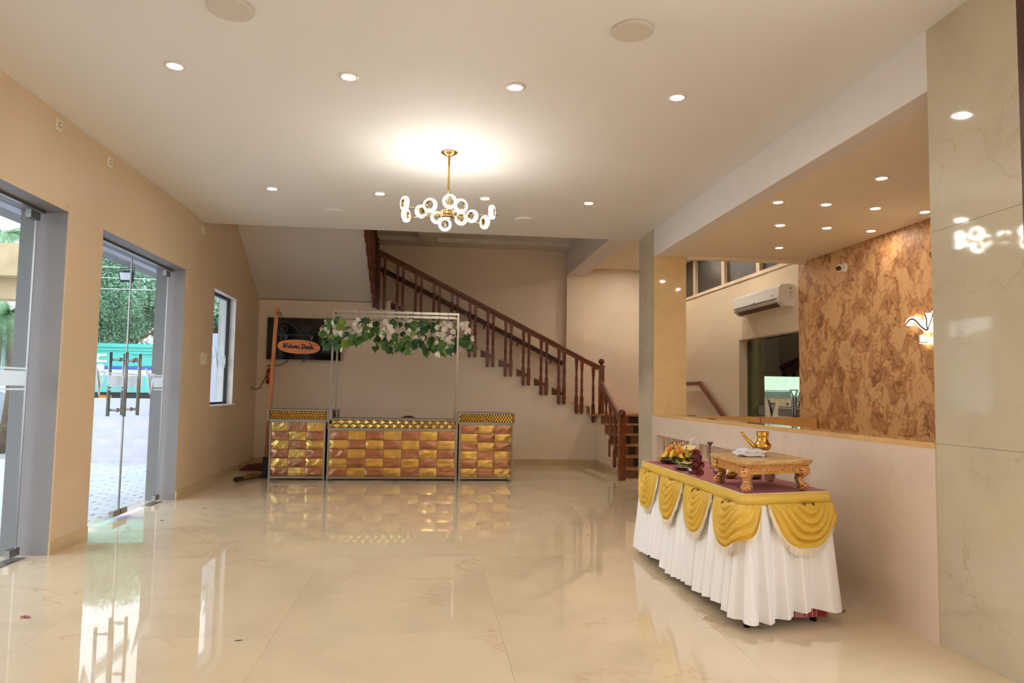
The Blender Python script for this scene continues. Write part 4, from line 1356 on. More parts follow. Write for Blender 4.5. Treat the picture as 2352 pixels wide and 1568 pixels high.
def outn(s):
    p, _ = at(s)
    q0, _ = at(s-.02); q1, _ = at(s+.02)
    d = (q1-q0).normalized()
    n = Vector((d.y, -d.x, 0))
    c = bil(.5, .5)
    if n.dot(p-c) < 0:
        n = -n
    return p, n
SIDE = (FL_-BL).length; FRONT = (FR-FL_).length
# skirt
rs = random.Random(5)
NP = 760
phase = []
ph = 0
for i in range(NP):
    s = LTOT*i/NP
    ph += (2*pi/.118)*(LTOT/NP)*(1+.35*sin(s*7.3)+.25*sin(s*17+1))
    phase.append(ph)
kfix = round(ph/(2*pi))*2*pi/ph
phase = [q*kfix for q in phase]
PTS = [outn(LTOT*i/NP) for i in range(NP)]
mb = MB()
rows = 14
vs = []
for j in range(rows+1):
    t = j/rows
    for i in range(NP):
        s = LTOT*i/NP
        p, nn = PTS[i]
        q = phase[i]
        amp = .004+.030*t**.8
        w = sin(q)
        fold = amp*(w+.35*sin(2*q+.8))+.006*t*sin(3.1*s)
        off = .006+.045*t**1.2+fold
        hem = .062+.012*sin(s*5)+.01*sin(s*11+2)-.02*max(0, 1-abs(s)/.3)+.035*max(0, 1-((s-SIDE-.42)/.24)**2)
        z = ZT-.05-(ZT-.05-hem)*t
        p2 = p+nn*off
        vs.append((p2.x, p2.y, z))
fs = []
for j in range(rows):
    for i in range(NP):
        i2 = (i+1) % NP
        fs.append((j*NP+i, (j+1)*NP+i, (j+1)*NP+i2, j*NP+i2))
mb.add(vs, fs, True)
sk = thing('table_skirt', 'pleated white satin table skirt with gold band and swags', 'table skirt', tuple(bil(.5, .5)))
build('pleated_skirt', mb, 'satin', sk)
# gold band
mb = MB()
vs = []; nb = 400
for z, off in ((zc+.0005, .004), (zc+.0005, .014), (ZT-.06, .019), (ZT-.06, .010)):
    for i in range(nb):
        p, nn = outn(LTOT*i/nb)
        q = p+nn*off
        vs.append((q.x, q.y, z))
fs = []
for j in range(3):
    for i in range(nb):
        i2 = (i+1) % nb
        fs.append((j*nb+i, (j+1)*nb+i, (j+1)*nb+i2, j*nb+i2))
mb.add(vs, fs, True)
bo = build('gold_band', mb, 'goldband', sk)
# white piping along the top edge
build('piping', MB().tube([tuple(outn(LTOT*i/200)[0]+outn(LTOT*i/200)[1]*.007+Vector((0, 0, zc))) for i in range(200)], .003, 5, closed=True), 'satin', sk)
def swag(sa, sb, depth, seed, asym=0.0):
    rnd = random.Random(seed)
    L = sb-sa; mid = (sa+sb)/2
    NT, NS = 46, 44
    ph = [rnd.uniform(0, 6.28) for _ in range(3)]
    def surf(u, t):
        sg_ = 2*u-1
        half = L*(.10+.40*t**.8)
        cxs = mid+asym*L*(1-t)*.5
        s = cxs+half*sg_
        dd = .02+(depth-.02)*t**.9
        p_ = 2.1+.7*t
        prof = (1-abs(sg_)**p_)
        z = ZT-.055-dd*prof
        p, nn = outn(s)
        f = 5.2+.8*sin(ph[0])
        fold = .5+.5*sin(2*pi*f*t+.9*sg_*sin(ph[1])+.5*sin(3*sg_+ph[2]))
        fold2 = .5+.5*sin(2*pi*(f*2.1)*t+2.0*sg_+ph[2])
        e = prof**.55
        off = .020+e*(.034*sin(pi*min(1, t*.62+.12))+.036*(1-abs(2*fold-1)**.8)*.6+.026*fold**2+.006*fold2)
        q = p+nn*off
        return (q.x, q.y, z)
    o = build('gold_swag', MB().grid(surf, NS, NT), 'goldcloth', sk)
    # fringe
    fr = MB()
    nf = 280
    for k in range(nf):
        u = (k+.5)/nf
        x, y, z = surf(u, 1.0)
        x2, y2, z2 = surf(min(1, u+.004), 1.0)
        d = Vector((x2-x, y2-y, 0))
        d = d.normalized()*.0013 if d.length > 1e-7 else Vector((.0013, 0, 0))
        ln = .048*rnd.uniform(.85, 1.1)
        sway = rnd.uniform(-.003, .003)
        fr.add([(x-d.x, y-d.y, z+.004), (x+d.x, y+d.y, z+.004), (x+d.x*.7+sway, y+d.y*.7, z-ln), (x-d.x*.7+sway, y-d.y*.7, z-ln)], [(0, 1, 2, 3)])
    build('fringe', fr, 'fringe', o, kind='stuff')
    # gathered rosette knot where the folds meet
    p, nn = outn(mid+asym*L*.5)
    k0 = p+nn*.034
    td = Vector((nn.y, -nn.x, 0))
    kb = MB()
    for j in range(5):
        a0 = -1.0+.5*j
        kb.tube([k0+td*(.012*a0)+Vector((0, 0, ZT-.057)), k0+td*(.030*a0)+nn*.012+Vector((0, 0, ZT-.085)), k0+td*(.042*a0)+nn*.008+Vector((0, 0, ZT-.13))], [.006, .011, .004], 7)
    build('gather', kb, 'goldcloth', o)
swag(.01, .475, .285, 1)
swag(.525, 1.00, .285, 2)
swag(1.035, 1.505, .275, 3)
swag(1.545, SIDE+.085, .26, 4, -.08)
swag(SIDE+.13, SIDE+FRONT+.03, .245, 5, .12)
swag(SIDE+FRONT+.07, SIDE+FRONT+.55, .25, 6)
# check lining peeping out below the hem
def lin_(u, v):
    s = SIDE+.20+(FRONT-.20)*u
    p, nn = outn(s)
    q = p-nn*(.004-.004*sin(30*u))
    return (q.x, q.y, .11-(.058+.022*u)*v)
build('check_lining', MB().grid(lin_, 30, 4), 'check', sk)

# ================================================================== LOW PAINTED STOOL ON THE TABLE
C4 = [Vector((1.735, 3.905, 0)), Vector((2.228, 4.045, 0)), Vector((2.255, 4.60, 0)), Vector((1.765, 4.46, 0))]   # top corners: front, wall side, far, hall side
SC_ = sum(C4, Vector((0, 0, 0)))/4
def sq(u, v):
    return (C4[0]*(1-u)+C4[1]*u)*(1-v)+(C4[3]*(1-u)+C4[2]*u)*v
ZS = zc+.001
ztop = .932
stl = thing('low_stool', 'low painted ceremonial stool with curved legs on the table', 'stool', (SC_.x, SC_.y, ZS))
def slab(mb, u0, u1, v0, v1, z0, z1):
    vs = [sq(u, v)+Vector((0, 0, z)) for z in (z0, z1) for u, v in ((u0, v0), (u1, v0), (u1, v1), (u0, v1))]
    mb.add(vs, [(3, 2, 1, 0), (4, 5, 6, 7), (0, 1, 5, 4), (1, 2, 6, 5), (2, 3, 7, 6), (3, 0, 4, 7)])
mb = MB(); slab(mb, 0, 1, 0, 1, ztop-.022, ztop)
bevel(build('top', mb, 'stooltop', stl), .006, 2)
mb = MB(); slab(mb, .03, .97, .03, .97, ztop-.032, ztop-.022)
build('moulding', mb, 'deepgold', stl)
zap = ztop-.078
mb = MB()
for a in ((.05, .95, .05, .08), (.05, .95, .92, .95), (.05, .08, .08, .92), (.92, .95, .08, .92)):
    slab(mb, a[0], a[1], a[2], a[3], zap+.012, ztop-.032)
build('apron', mb, 'scroll', stl)
mb = MB()
for a in ((.05, .95, .045, .085), (.05, .95, .915, .955), (.045, .085, .085, .915), (.915, .955, .085, .915)):
    slab(mb, a[0], a[1], a[2], a[3], zap, zap+.012)
build('apron_edge', mb, 'deepgold', stl)
def leg(u, v):
    c = sq(u, v)
    o = (c-SC_); o.z = 0
    o.normalize()
    prof = [(0, .022, 0), (.004, .026, 0), (.016, .033, .004), (.034, .036, .008), (.052, .026, -.004), (.068, .024, -.010), (.086, .033, .000), (.104, .042, .008), (.125, .046, .006), (ztop-.032-ZS, .044, 0)]
    mb = MB()
    vs = []
    e1 = (C4[1]-C4[0]).normalized(); e2 = (C4[3]-C4[0]).normalized()
    for z, r, off in prof:
        for k in range(8):
            a = pi/4*k+pi/8
            q = abs(cos(a))**.6*(1 if cos(a) > 0 else -1), abs(sin(a))**.6*(1 if sin(a) > 0 else -1)
            p = c+o*off*1.5+e1*(r*.9*q[0])+e2*(r*.9*q[1])
            vs.append((p.x, p.y, ZS+z))
    fs = []
    n = 8
    for i in range(len(prof)-1):
        for k in range(n):
            k2 = (k+1) % n
            fs.append((i*n+k, i*n+k2, (i+1)*n+k2, (i+1)*n+k))
    fs += [tuple(range(n-1, -1, -1)), tuple((len(prof)-1)*n+k for k in range(n))]
    mb.add(vs, fs, True)
    lo = build('leg', mb, 'scroll', stl)
    # plain silver inner face
    ib = MB()
    p1 = c-o*.028
    vs = []
    for z, r, off in prof[:-1]:
        for sgn in (-1, 1):
            side = Vector((-o.y, o.x, 0))
            p = c+o*(off*1.5-r*.98)+side*(sgn*r*.95)
            vs.append((p.x, p.y, ZS+z))
    ib.add(vs, [(2*i, 2*i+1, 2*i+3, 2*i+2) for i in range(len(prof)-2)], True)
    build('inner_face', ib, 'silverpaint', lo)
for u, v in ((.1, .1), (.9, .1), (.1, .9), (.9, .9)):
    leg(u, v)
# brass spouted jug
JX, JY = 2.034, 4.28
jg = thing('spouted_jug', 'polished brass spouted water jug standing on the painted stool', 'jug', (JX, JY, ztop))
z = ztop
build('body', MB().lathe([(.022, z), (.023, z+.004), (.017, z+.016), (.016, z+.024), (.026, z+.032), (.044, z+.044), (.052, z+.058), (.050, z+.070), (.038, z+.084), (.034, z+.092), (.033, z+.118), (.036, z+.124), (.037, z+.128), (.036, z+.132), (.034, z+.136), (.040, z+.146), (.039, z+.149), (.034, z+.142), (.028, z+.12)], (JX, JY, 0), 28), 'brass', jg)
e1 = Vector((-1, -.08, 0)).normalized()
spt = [Vector((JX, JY, z+.052))+e1*.040, Vector((JX, JY, z+.066))+e1*.068, Vector((JX, JY, z+.094))+e1*.098, Vector((JX, JY, z+.128))+e1*.128, Vector((JX, JY, z+.142))+e1*.142]
build('spout', MB().tube(spt, [.017, .014, .0105, .008, .0085], 12), 'brass', jg)
# folded white towels
tw = thing('folded_towel', 'folded white cloth lying beside the brass jug', 'cloth', (1.90, 4.28, ztop))
for k in range(2):
    def fn(u, v, k=k):
        a = 2*pi*v
        r = .5
        hx = .075; hz = .0095
        y_ = (u-.5)*.13
        cx = cos(a); sx = sin(a)
        xx = hx*(abs(cx)**.5)*(1 if cx > 0 else -1); zz = hz*(abs(sx)**.6)*(1 if sx > 0 else -1)
        zz += .004*sin(7*xx*10+u*5+k)+.004*sin(u*9+k*2)
        xx *= (1-.12*k+.05*sin(u*6))
        return (1.925+xx*.95-y_*.1+.02*k, 4.25+y_, ztop+.0145+.0185*k+zz)
    mb = MB().grid(fn, 16, 24)
    mb.f.append(tuple(17*j for j in range(24))); mb.s.append(False); mb.m.append(0)
    mb.f.append(tuple(17*j+16 for j in range(24))[::-1]); mb.s.append(False); mb.m.append(0)
    build('fold', mb, 'cloth_white', tw)

# ---- offerings on the table
def plate_mb(x, y, r, zb, h=.022):
    return MB().lathe([(1e-6, zb), (r*.66, zb), (r*.70, zb+.002), (r*.97, zb+h), (r, zb+h+.001), (r*.97, zb+h+.003), (r*.68, zb+.006), (1e-6, zb+.005)], (x, y, 0), 32)
PX, PY, PR = 1.955, 5.66, .15
tag(build('fruit_platter', plate_mb(PX, PY, PR, ZS, .035), 'steel', None, (PX, PY, ZS)), 'round steel platter under the heap of bananas', 'platter')
def banana(mb, c, yaw, pitch, L=.12, roll=0.0, curve=.75):
    pts = []; rs = []
    for k in range(9):
        t = k/8
        a = (t-.5)*2*curve
        x = L*sin(a)/(2*curve); zz = L*(1-cos(a))/(2*curve)
        pts.append(Vector((x, 0, zz)))
        rs.append(.0115*(1-abs(2*t-1)**4)+.0045)
    R = Matrix.Rotation(yaw, 3, 'Z') @ Matrix.Rotation(-pitch, 3, 'Y') @ Matrix.Rotation(roll, 3, 'X')
    pts = [Vector(c)+R @ p for p in pts]
    mb.tube(pts, rs, 7)
    return pts
rb = random.Random(11)
bl = 'ripe yellow banana in the heap on the steel platter'
bpos = []
for k in range(16):
    a = -2.9+k*.36
    ring = k % 2
    rr = .10-.05*ring
    bpos.append((PX+rr*cos(a), PY+rr*sin(a), ZS+.052+.04*ring+.008*(k % 3), a+pi+rb.uniform(-.6, .6), radians(rb.uniform(40, 75)) if ring else radians(rb.uniform(15, 55))))
for (x, y, z_, yaw, pit) in bpos:
    mb = MB(); pts = banana(mb, (x, y, z_), yaw, pit, .115)
    b = tag(build('banana', mb, 'banana', None, (x, y, z_-.02)), bl, 'banana', 'bananas on the platter')
    tip = pts[-1]; dd = (pts[-1]-pts[-2]).normalized()
    build('stem', MB().tube([tip-dd*.004, tip+dd*.012], [.005, .0035], 6), 'broom_dark', b)
for (x, y, z_, lab) in [(PX-.055, PY-.03, ZS+.115, 'orange fruit on the hall side of the banana heap'), (PX+.0, PY-.075, ZS+.095, 'orange fruit low in front among the bananas'), (PX+.03, PY+.01, ZS+.145, 'small orange fruit on top of the banana heap')]:
    r = .028 if 'small' not in lab else .02
    o = tag(build('orange', MB().sphere((x, y, z_), r, 14, 10, (1, 1, .94)), 'orange', None, (x, y, z_-r)), lab, 'orange')
    build('stem_spot', MB().sphere((x, y, z_+r*.93), .004, 6, 4), 'betel', o)
# cut fruit half
cf_ = thing('cut_fruit', 'pale cut half fruit with golden skin on the banana heap', 'fruit', (2.07, 5.72, ZS+.10))
def half(sc, flat):
    mb = MB()
    c = Vector((2.065, 5.70, ZS+.118))
    R = Matrix.Rotation(-.25, 3, 'Y') @ Matrix.Rotation(.3, 3, 'X')
    def fn(u, v):
        a = 2*pi*u; t = pi/2*v
        q = Vector((.075*sc*cos(a)*cos(t), .055*sc*sin(a)*cos(t), -.045*sc*sin(t)))
        return tuple(c+R @ q)
    if not flat:
        mb.grid(fn, 24, 8, closed_u=True)
    else:
        vs = [tuple(c+R @ Vector((.073*cos(2*pi*k/24), .0535*sin(2*pi*k/24), .001))) for k in range(24)]
        vs.append(tuple(c+R @ Vector((0, 0, -.006))))
        mb.add(vs, [(k, (k+1) % 24, 24) for k in range(24)], True)
    return mb
build('skin', half(1, False), 'papaya_skin', cf_)
build('flesh', half(1, True), 'papaya', cf_)
for k, (x, y) in enumerate([(1.985, 5.66), (2.0, 5.70), (2.015, 5.655), (1.97, 5.70)]):
    tag(build('white_blossom', MB().sphere((x, y, ZS+.155), .012, 8, 6).tube([(x, y, ZS+.15), (x, y, ZS+.135)], .004, 5), 'rice', None, (x, y, ZS+.135)), 'small white blossom on top of the banana heap', 'blossom', 'white blossoms on the heap')
def betel(name, c, yaw, tilt, s, label, group, mat='betel'):
    out = [(0, 0), (.3, .06), (.5, .28), (.48, .5), (.3, .75), (.12, .93), (0, 1.08)]
    out = out+[(-x, y) for x, y in out[1:-1]][::-1]
    R = Matrix.Rotation(yaw, 3, 'Z') @ Matrix.Rotation(tilt, 3, 'X')
    n = len(out)
    vs = [Vector(c)+R @ Vector((x*s*.8, y*s, .12*s*abs(x)+.15*s*(y-.5)**2)) for x, y in out]
    vs.append(Vector(c)+R @ Vector((0, .5*s, -.01*s)))
    top = [tuple(v) for v in vs]
    mb = MB().add(top, [(i, (i+1) % n, n) for i in range(n)], True)
    mb.tube([Vector(c)+R @ Vector((0, y*s, .004*s)) for y in (-.12, .3, .7, 1.0)], .0016, 4)
    return tag(build(name, mb, mat, None, tuple(c)), label, 'leaf', group)
for k in range(9):
    a = -2.6+.34*k
    betel('betel_leaf', (PX+.095*cos(a), PY+.095*sin(a), ZS+.035), a-pi/2, .22+.1*(k % 3), .085, 'green leaf lying over the rim of the banana platter', 'leaves under the bananas')
QX, QY = 1.878, 5.17
tag(build('leaf_plate', plate_mb(QX, QY, .105, ZS, .022), 'steel_dark', None, (QX, QY, ZS)), 'dark steel plate lined with leaves in the middle of the table', 'plate')
for k in range(10):
    a = 2*pi*k/10+.2
    betel('betel_leaf', (QX+.045*cos(a), QY+.045*sin(a), ZS+.028), a-pi/2, .38, .075, 'green leaf fanned around the plate of paste', 'leaves around the paste plate')
def heap(x, y, rx, ry, h, z0):
    return MB().grid(lambda u, v: (x+rx*v*cos(2*pi*u), y+ry*v*sin(2*pi*u), z0+h*(1-v*v)+.003*sin(17*u*2*pi)*v*(1-v)*3), 26, 8, closed_u=True)
tag(build('paste_mound', heap(QX-.02, QY-.01, .062, .055, .026, ZS+.034), 'paste', None, (QX, QY, ZS+.034)), 'light brown paste mound on the leaf plate', 'paste')
tag(build('grain_mound', heap(QX+.062, QY+.03, .04, .04, .02, ZS+.036), 'rice', None, (QX+.06, QY+.03, ZS+.034)), 'pale grain mound beside the brown paste', 'grain')
tag(build('steel_bowl', MB().lathe([(.038, ZS), (.041, ZS+.002), (.05, ZS+.018), (.052, ZS+.034), (.050, ZS+.034), (.046, ZS+.018), (.03, ZS+.006), (1e-6, ZS+.006)], (1.842, 4.93, 0), 24), 'steel', None, (1.842, 4.93, ZS)), 'small shiny steel bowl between the leaf plate and roses', 'bowl')
# roses
rose_l = 'dark red rose in the bunch leaning on the painted stool'
rr_ = random.Random(9)
for k, (dx, dy, dz) in enumerate([(-.01, 0, .150), (.008, .02, .118), (-.012, .0, .092), (.012, -.01, .070), (-.008, .015, .044), (.006, -.015, .018)]):
    c = Vector((1.705+dx+.04, 4.60+dy, ZS+.012+dz))
    t = thing('rose', 'dark red rose beside the painted stool, %s of its bunch' % ['topmost', 'second from the top', 'third from the top', 'third from the bottom', 'second from the bottom', 'lowest'][k], 'rose', tuple(c), 'roses beside the stool')
    sz = .025
    dirv = Vector((-.6, -.75, .25+.1*k)).normalized()
    qr = Vector((0, 0, 1)).rotation_difference(dirv).to_matrix()
    for ring, (np_, rad, tl, hh) in enumerate(((3, .24, .05, .80), (4, .46, .2, .76), (5, .70, .42, .68), (6, .95, .85, .5))):
        for j in range(np_):
            a = 2*pi*j/np_+ring*.5+rr_.uniform(-.15, .15)
            def fn(u, v, a=a, rad=rad, tl=tl, hh=hh):
                b = a+(u-.5)*1.5
                rad2 = sz*rad*(.45+.55*v)+sz*.25*tl*v*v
                h_ = sz*(hh*1.3*v*(1-.28*tl*v)-.25*(1-v)+.35)-sz*.25*(2*u-1)**2*v
                return tuple(c+qr @ Vector((rad2*cos(b), rad2*sin(b), h_)))
            build('petal', MB().grid(fn, 6, 4), 'rose', t)
# candle stand
tag(build('lamp_stand', MB().lathe([(.022, ZS), (.022, ZS+.004), (.008, ZS+.012), (.0065, ZS+.03), (.006, ZS+.165), (.010, ZS+.172), (.024, ZS+.192), (.025, ZS+.196), (.004, ZS+.186), (1e-6, ZS+.186)], (2.10, 5.30, 0), 18), 'steel', None, (2.10, 5.30, ZS)), 'slim silver lamp stand with a flared top behind the roses', 'lamp stand')
# white paddle ornament
oy = 5.83
ol = [(2.12, ZS+.0), (2.20, ZS+.02), (2.172, ZS+.0), (2.22, ZS+.0)]
outl = [(2.105, ZS), (2.135, ZS+.03), (2.14, ZS+.06), (2.125, ZS+.10), (2.130, ZS+.14), (2.150, ZS+.18), (2.175, ZS+.20), (2.195, ZS+.19), (2.21, ZS+.15), (2.212, ZS+.10), (2.205, ZS+.06), (2.195, ZS+.035), (2.205, ZS+.005), (2.165, ZS+.02)]
orn = thing('paddle_ornament', 'white paddle-shaped ornament with gold marks standing behind the fruit', 'ornament', (2.165, oy, ZS))
fixn(build('paddle', MB().prism(outl, 'y', oy-.006, oy+.006), 'whitep', orn))
gm = MB().bar((2.138, oy-.007, ZS+.125), (2.165, oy-.007, ZS+.14), .004, .012, (0, 1, 0)).bar((2.165, oy-.007, ZS+.14), (2.185, oy-.007, ZS+.115), .004, .012, (0, 1, 0)).bar((2.14, oy-.007, ZS+.06), (2.17, oy-.007, ZS+.045), .004, .012, (0, 1, 0))
build('gold_mark', gm, 'deepgold', orn)
# things under the stool
rbm = MB()
def rib(u, v):
    a = 2*pi*u
    prof = [(.045, 0), (.062, .006), (.068, .022), (.066, .036), (.058, .040)]
    i = min(3, int(v*4)); f = v*4-i
    r = prof[i][0]*(1-f)+prof[i+1][0]*f; z_ = prof[i][1]*(1-f)+prof[i+1][1]*f
    r *= 1+.05*sin(a*18)
    return (2.13+r*cos(a), 4.66+r*sin(a), ZS+z_)
rbm.grid(rib, 108, 8, closed_u=True)
rbm.lathe([(1e-6, ZS+.036), (.058, ZS+.040)], (2.13, 4.66, 0), 24)
tag(build('ribbed_bowl', rbm, 'steel', None, (2.13, 4.66, ZS)), 'ribbed metal bowl on the check cloth beneath the stool', 'bowl')
tag(build('brass_pot', MB().lathe([(.02, ZS), (.04, ZS+.012), (.046, ZS+.03), (.036, ZS+.05), (.02, ZS+.058), (.022, ZS+.066)], (1.99, 4.67, 0), 20), 'brass_lamp', None, (1.99, 4.67, ZS)), 'small round brass pot on the cloth beneath the stool', 'pot')
tag(build('dark_pot', MB().lathe([(.03, ZS), (.05, ZS+.015), (.054, ZS+.045), (.045, ZS+.065), (.036, ZS+.07), (.04, ZS+.078)], (1.98, 4.80, 0), 20), 'steel_dark', None, (1.98, 4.80, ZS)), 'dark metal pot half hidden beneath the stool', 'pot')

# ================================================================== RECEPTION FITTINGS
ac = thing('air_conditioner', 'white split air conditioner on the pale reception wall', 'air conditioner', (XREC, 9.63, 2.5))
prof = [(XREC, 2.48), (XREC, 2.765), (XREC-.06, 2.775), (XREC-.17, 2.765), (XREC-.205, 2.73), (XREC-.215, 2.60), (XREC-.20, 2.545), (XREC-.13, 2.485)]
def pry(poly, y0, y1):
    n = len(poly)
    vs = [(p[0], y, p[1]) for y in (y0, y1) for p in poly]
    return vs, [tuple(range(n)), tuple(range(2*n-1, n-1, -1))]+[(i, n+i, n+(i+1) % n, (i+1) % n) for i in range(n)]
aco = fixn(build('casing', MB().add(*pry(prof, 8.92, 10.36)), 'ac', ac))
build('louvre', MB().add(*pry([(XREC-.1995, 2.550), (XREC-.203, 2.548), (XREC-.128, 2.482), (XREC-.12, 2.489)], 9.02, 10.28)), 'ac_dark', ac)
build('panel_gap', MB().box(XREC-.218, XREC-.20, 8.98, 10.30, 2.574, 2.581), 'broom_dark', ac)
build('sticker', MB().box(XREC-.2185, XREC-.2135, 9.62, 9.66, 2.59, 2.605), 'blue', ac)
build('rating_label', MB().box(XREC-.07, XREC-.012, 8.916, 8.921, 2.60, 2.69).box(XREC-.13, XREC-.10, 8.916, 8.921, 2.655, 2.66).box(XREC-.13, XREC-.10, 8.916, 8.921, 2.675, 2.68), 'grey_sp', ac)
build('green_sticker', MB().tube([(XREC-.045, 8.915, 2.715), (XREC-.045, 8.921, 2.715)], .011, 12), 'leaf', ac)
build('brand_mark', MB().box(XREC-.2165, XREC-.214, 9.07, 9.12, 2.628, 2.634), 'dark', ac)

cc = thing('dome_camera', 'small white security camera with black lens on the wallpaper', 'camera', (XREC-.01, 7.70, 2.78))
R9 = Matrix.Rotation(-pi/2, 3, 'Y')
build('base', MB().lathe([(.055, 0), (.055, .02), (.048, .032)], (XREC-.01, 7.70, 2.78), 20, R=R9), 'white_pl', cc)
build('ball', MB().sphere((XREC-.07, 7.72, 2.775), .045, 18, 12), 'white_pl', cc)
build('lens', MB().tube([(XREC-.095, 7.70, 2.77), (XREC-.116, 7.69, 2.765)], [.029, .026], 16), 'black', cc)

# lit letter sign on the wallpaper (cut off by the near pillar in the photograph)
ls = thing('lit_sign', 'glowing white letter sign on the rocky wallpaper beside the near pillar', 'sign', (XREC-.01, 6.35, 1.8))
XS = XREC-.01
def smooth(p, k=5):
    pp = []
    for i in range(len(p)-1):
        a = p[max(0, i-1)]; b = p[i]; c = p[i+1]; d = p[min(len(p)-1, i+2)]
        for j in range(k):
            t = j/k
            pp.append(tuple(.5*((2*b[m])+(c[m]-a[m])*t+(2*a[m]-5*b[m]+4*c[m]-d[m])*t*t+(3*b[m]-a[m]-3*c[m]+d[m])*t**3) for m in range(2)))
    pp.append(p[-1])
    return pp
def ribbon(mb, pts, w, x0, x1):
    n = len(pts)
    L_ = []; R_ = []
    for i in range(n):
        a = pts[max(0, i-1)]; b = pts[min(n-1, i+1)]
        d = Vector((b[0]-a[0], b[1]-a[1])); d.normalize()
        ww = w[i*(len(w)-1)//max(1, n-1)] if isinstance(w, list) else w
        L_.append((pts[i][0]-d.y*ww, pts[i][1]+d.x*ww)); R_.append((pts[i][0]+d.y*ww, pts[i][1]-d.x*ww))
    for i in range(n-1):
        mb.prism([L_[i], L_[i+1], R_[i+1], R_[i]], 'x', x0, x1)
strokes = [smooth([(6.598, 2.025), (6.556, 2.059), (6.498, 2.069), (6.442, 2.041), (6.377, 1.986), (6.302, 1.946), (6.27, 1.965)]),
           smooth([(6.325, 2.095), (6.302, 2.06), (6.298, 1.99), (6.285, 1.957)]),
           smooth([(6.205, 2.112), (6.235, 2.03), (6.285, 1.955)]),
           smooth([(6.155, 2.02), (6.185, 2.03), (6.14, 2.10), (6.10, 2.08), (6.12, 2.03), (6.18, 2.02), (6.195, 1.99), (6.16, 1.95), (6.11, 1.97)]),
           [(6.396, 1.906), (6.399, 1.833), (6.295, 1.830)],
           ]
gw = MB(); fr_ = MB()
for i, s in enumerate(strokes):
    ribbon(gw, s, (.021 if i < 4 else .014), XS-.05, XS-.002)
    ribbon(fr_, s, (.008 if i != 2 else .005) if i < 4 else .005, XS-.054, XS-.05)
# small letters after the L: short lit blocks
for k in range(4):
    y = 6.27-.045*k
    gw.box(XS-.045, XS-.002, y-.016, y+.016, 1.832, 1.872)
build('letter_body', gw, 'sign_glow', ls)
build('letter_face', fr_, 'wood_dark', ls)
em = thing('wall_emblem', 'dark triangular emblem with a lit edge above the letter sign', 'emblem', (XS, 6.15, 2.55))
fixn(build('triangle_frame', MB().ringprism([(6.262, 2.672), (6.0, 2.73), (6.12, 2.38)], [(6.22, 2.65), (6.03, 2.69), (6.12, 2.47)], 'x', XS-.04, XS-.001), 'wood_dark', em))
build('lit_core', MB().prism([(6.205, 2.645), (6.04, 2.68), (6.12, 2.50)], 'x', XS-.03, XS-.001), 'sign_glow', em)

# reception desk
dk = thing('reception_desk', 'tan reception desk front behind the half wall ledge', 'desk', (3.9, 8.3, 0))
build('front_panel', MB().box(3.2, 3.906, 8.28, 8.32, 0, 1.05), 'desk', dk)
build('front_panel', MB().box(3.914, 4.62, 8.28, 8.32, 0, 1.05), 'desk', dk)
build('desk_body', MB().box(3.2, 4.62, 8.32, 8.6, 0, 1.04), 'desk', dk)
# glazed reception door and the dark room behind
d3 = bpy.data.objects.new('door_3', None); COL.objects.link(d3); d3.location = (4.80, 9.7, 0); d3['kind'] = 'structure'
build('glass_leaf', MB().box(4.795, 4.805, 8.82, 10.6, .02, 2.13), 'glass_g', d3)
fm = MB(); bands(fm, 8.85, 9.6, 4.79, dz=-.26); bands(fm, 10.0, 10.2, 4.79, dz=-.26); logo(fm, 9.80, 1.10, .2, .09, 4.79, mirror=-1)
build('film', fm, M('grey_film', (120, 116, 116), .6), d3)
build('pull_handle', MB().tube([(4.74, 9.1, .85), (4.74, 9.1, 1.3)], .016, 8).tube([(4.74, 9.02, .85), (4.74, 9.02, 1.3)], .016, 8), 'steel_dark', d3)
rm = MB()
rm.box(4.83, 8.6, 8.3, 8.45, 0, 2.6).box(8.5, 8.65, 8.45, 14.3, 0, 2.6).box(4.83, 6.62, 14.0, 14.15, 0, 2.6).box(6.62, 8.5, 14.0, 14.15, 1.76, 2.6).box(4.83, 8.6, 8.3, 14.3, 2.6, 2.7)
struct('wall_inner_room', rm, 'darkroom')
struct('wall_inner_stub', MB().box(4.9, 5.0, 10.45, 11.0, 0, 2.6), 'tan2')
struct('floor_inner_room', MB().box(5.0, 8.65, 8.3, 14.15, -.1, 0), 'skirt_stone')
d4 = bpy.data.objects.new('door_4', None); COL.objects.link(d4); d4.location = (7.5, 14.0, 0); d4['kind'] = 'structure'
build('door_frame', MB().box(6.62, 6.66, 13.96, 14.04, 0, 1.76).box(6.62, 8.5, 13.96, 14.04, 1.70, 1.78), 'black', d4)
build('glass_leaf', MB().box(6.66, 8.5, 13.996, 14.004, .02, 1.70), 'glass', d4)
fm = MB()
for a, b in ((1.405, 1.42), (1.285, 1.395), (1.252, 1.266)):
    fm.box(6.68, 7.25, 13.99, 13.995, a, b)
fm.ringprism([(7.22, 1.44), (7.42, 1.44), (7.33, 1.20)], [(7.27, 1.415), (7.37, 1.415), (7.325, 1.29)], 'y', 13.99, 13.995)
fm.prism([(7.36, 1.18), (7.44, 1.18), (7.60, 1.50), (7.46, 1.47)], 'y', 13.99, 13.995)
build('frosted_film', fm, 'frost', d4)
build('pull_handle', MB().tube([(7.30, 13.93, .9), (7.30, 13.93, 1.2)], .016, 8).tube([(7.40, 13.93, .9), (7.40, 13.93, 1.2)], .016, 8).tube([(7.3, 13.93, 1.12), (7.4, 13.93, 1.12)], .01, 6), 'steel_dark', d4)

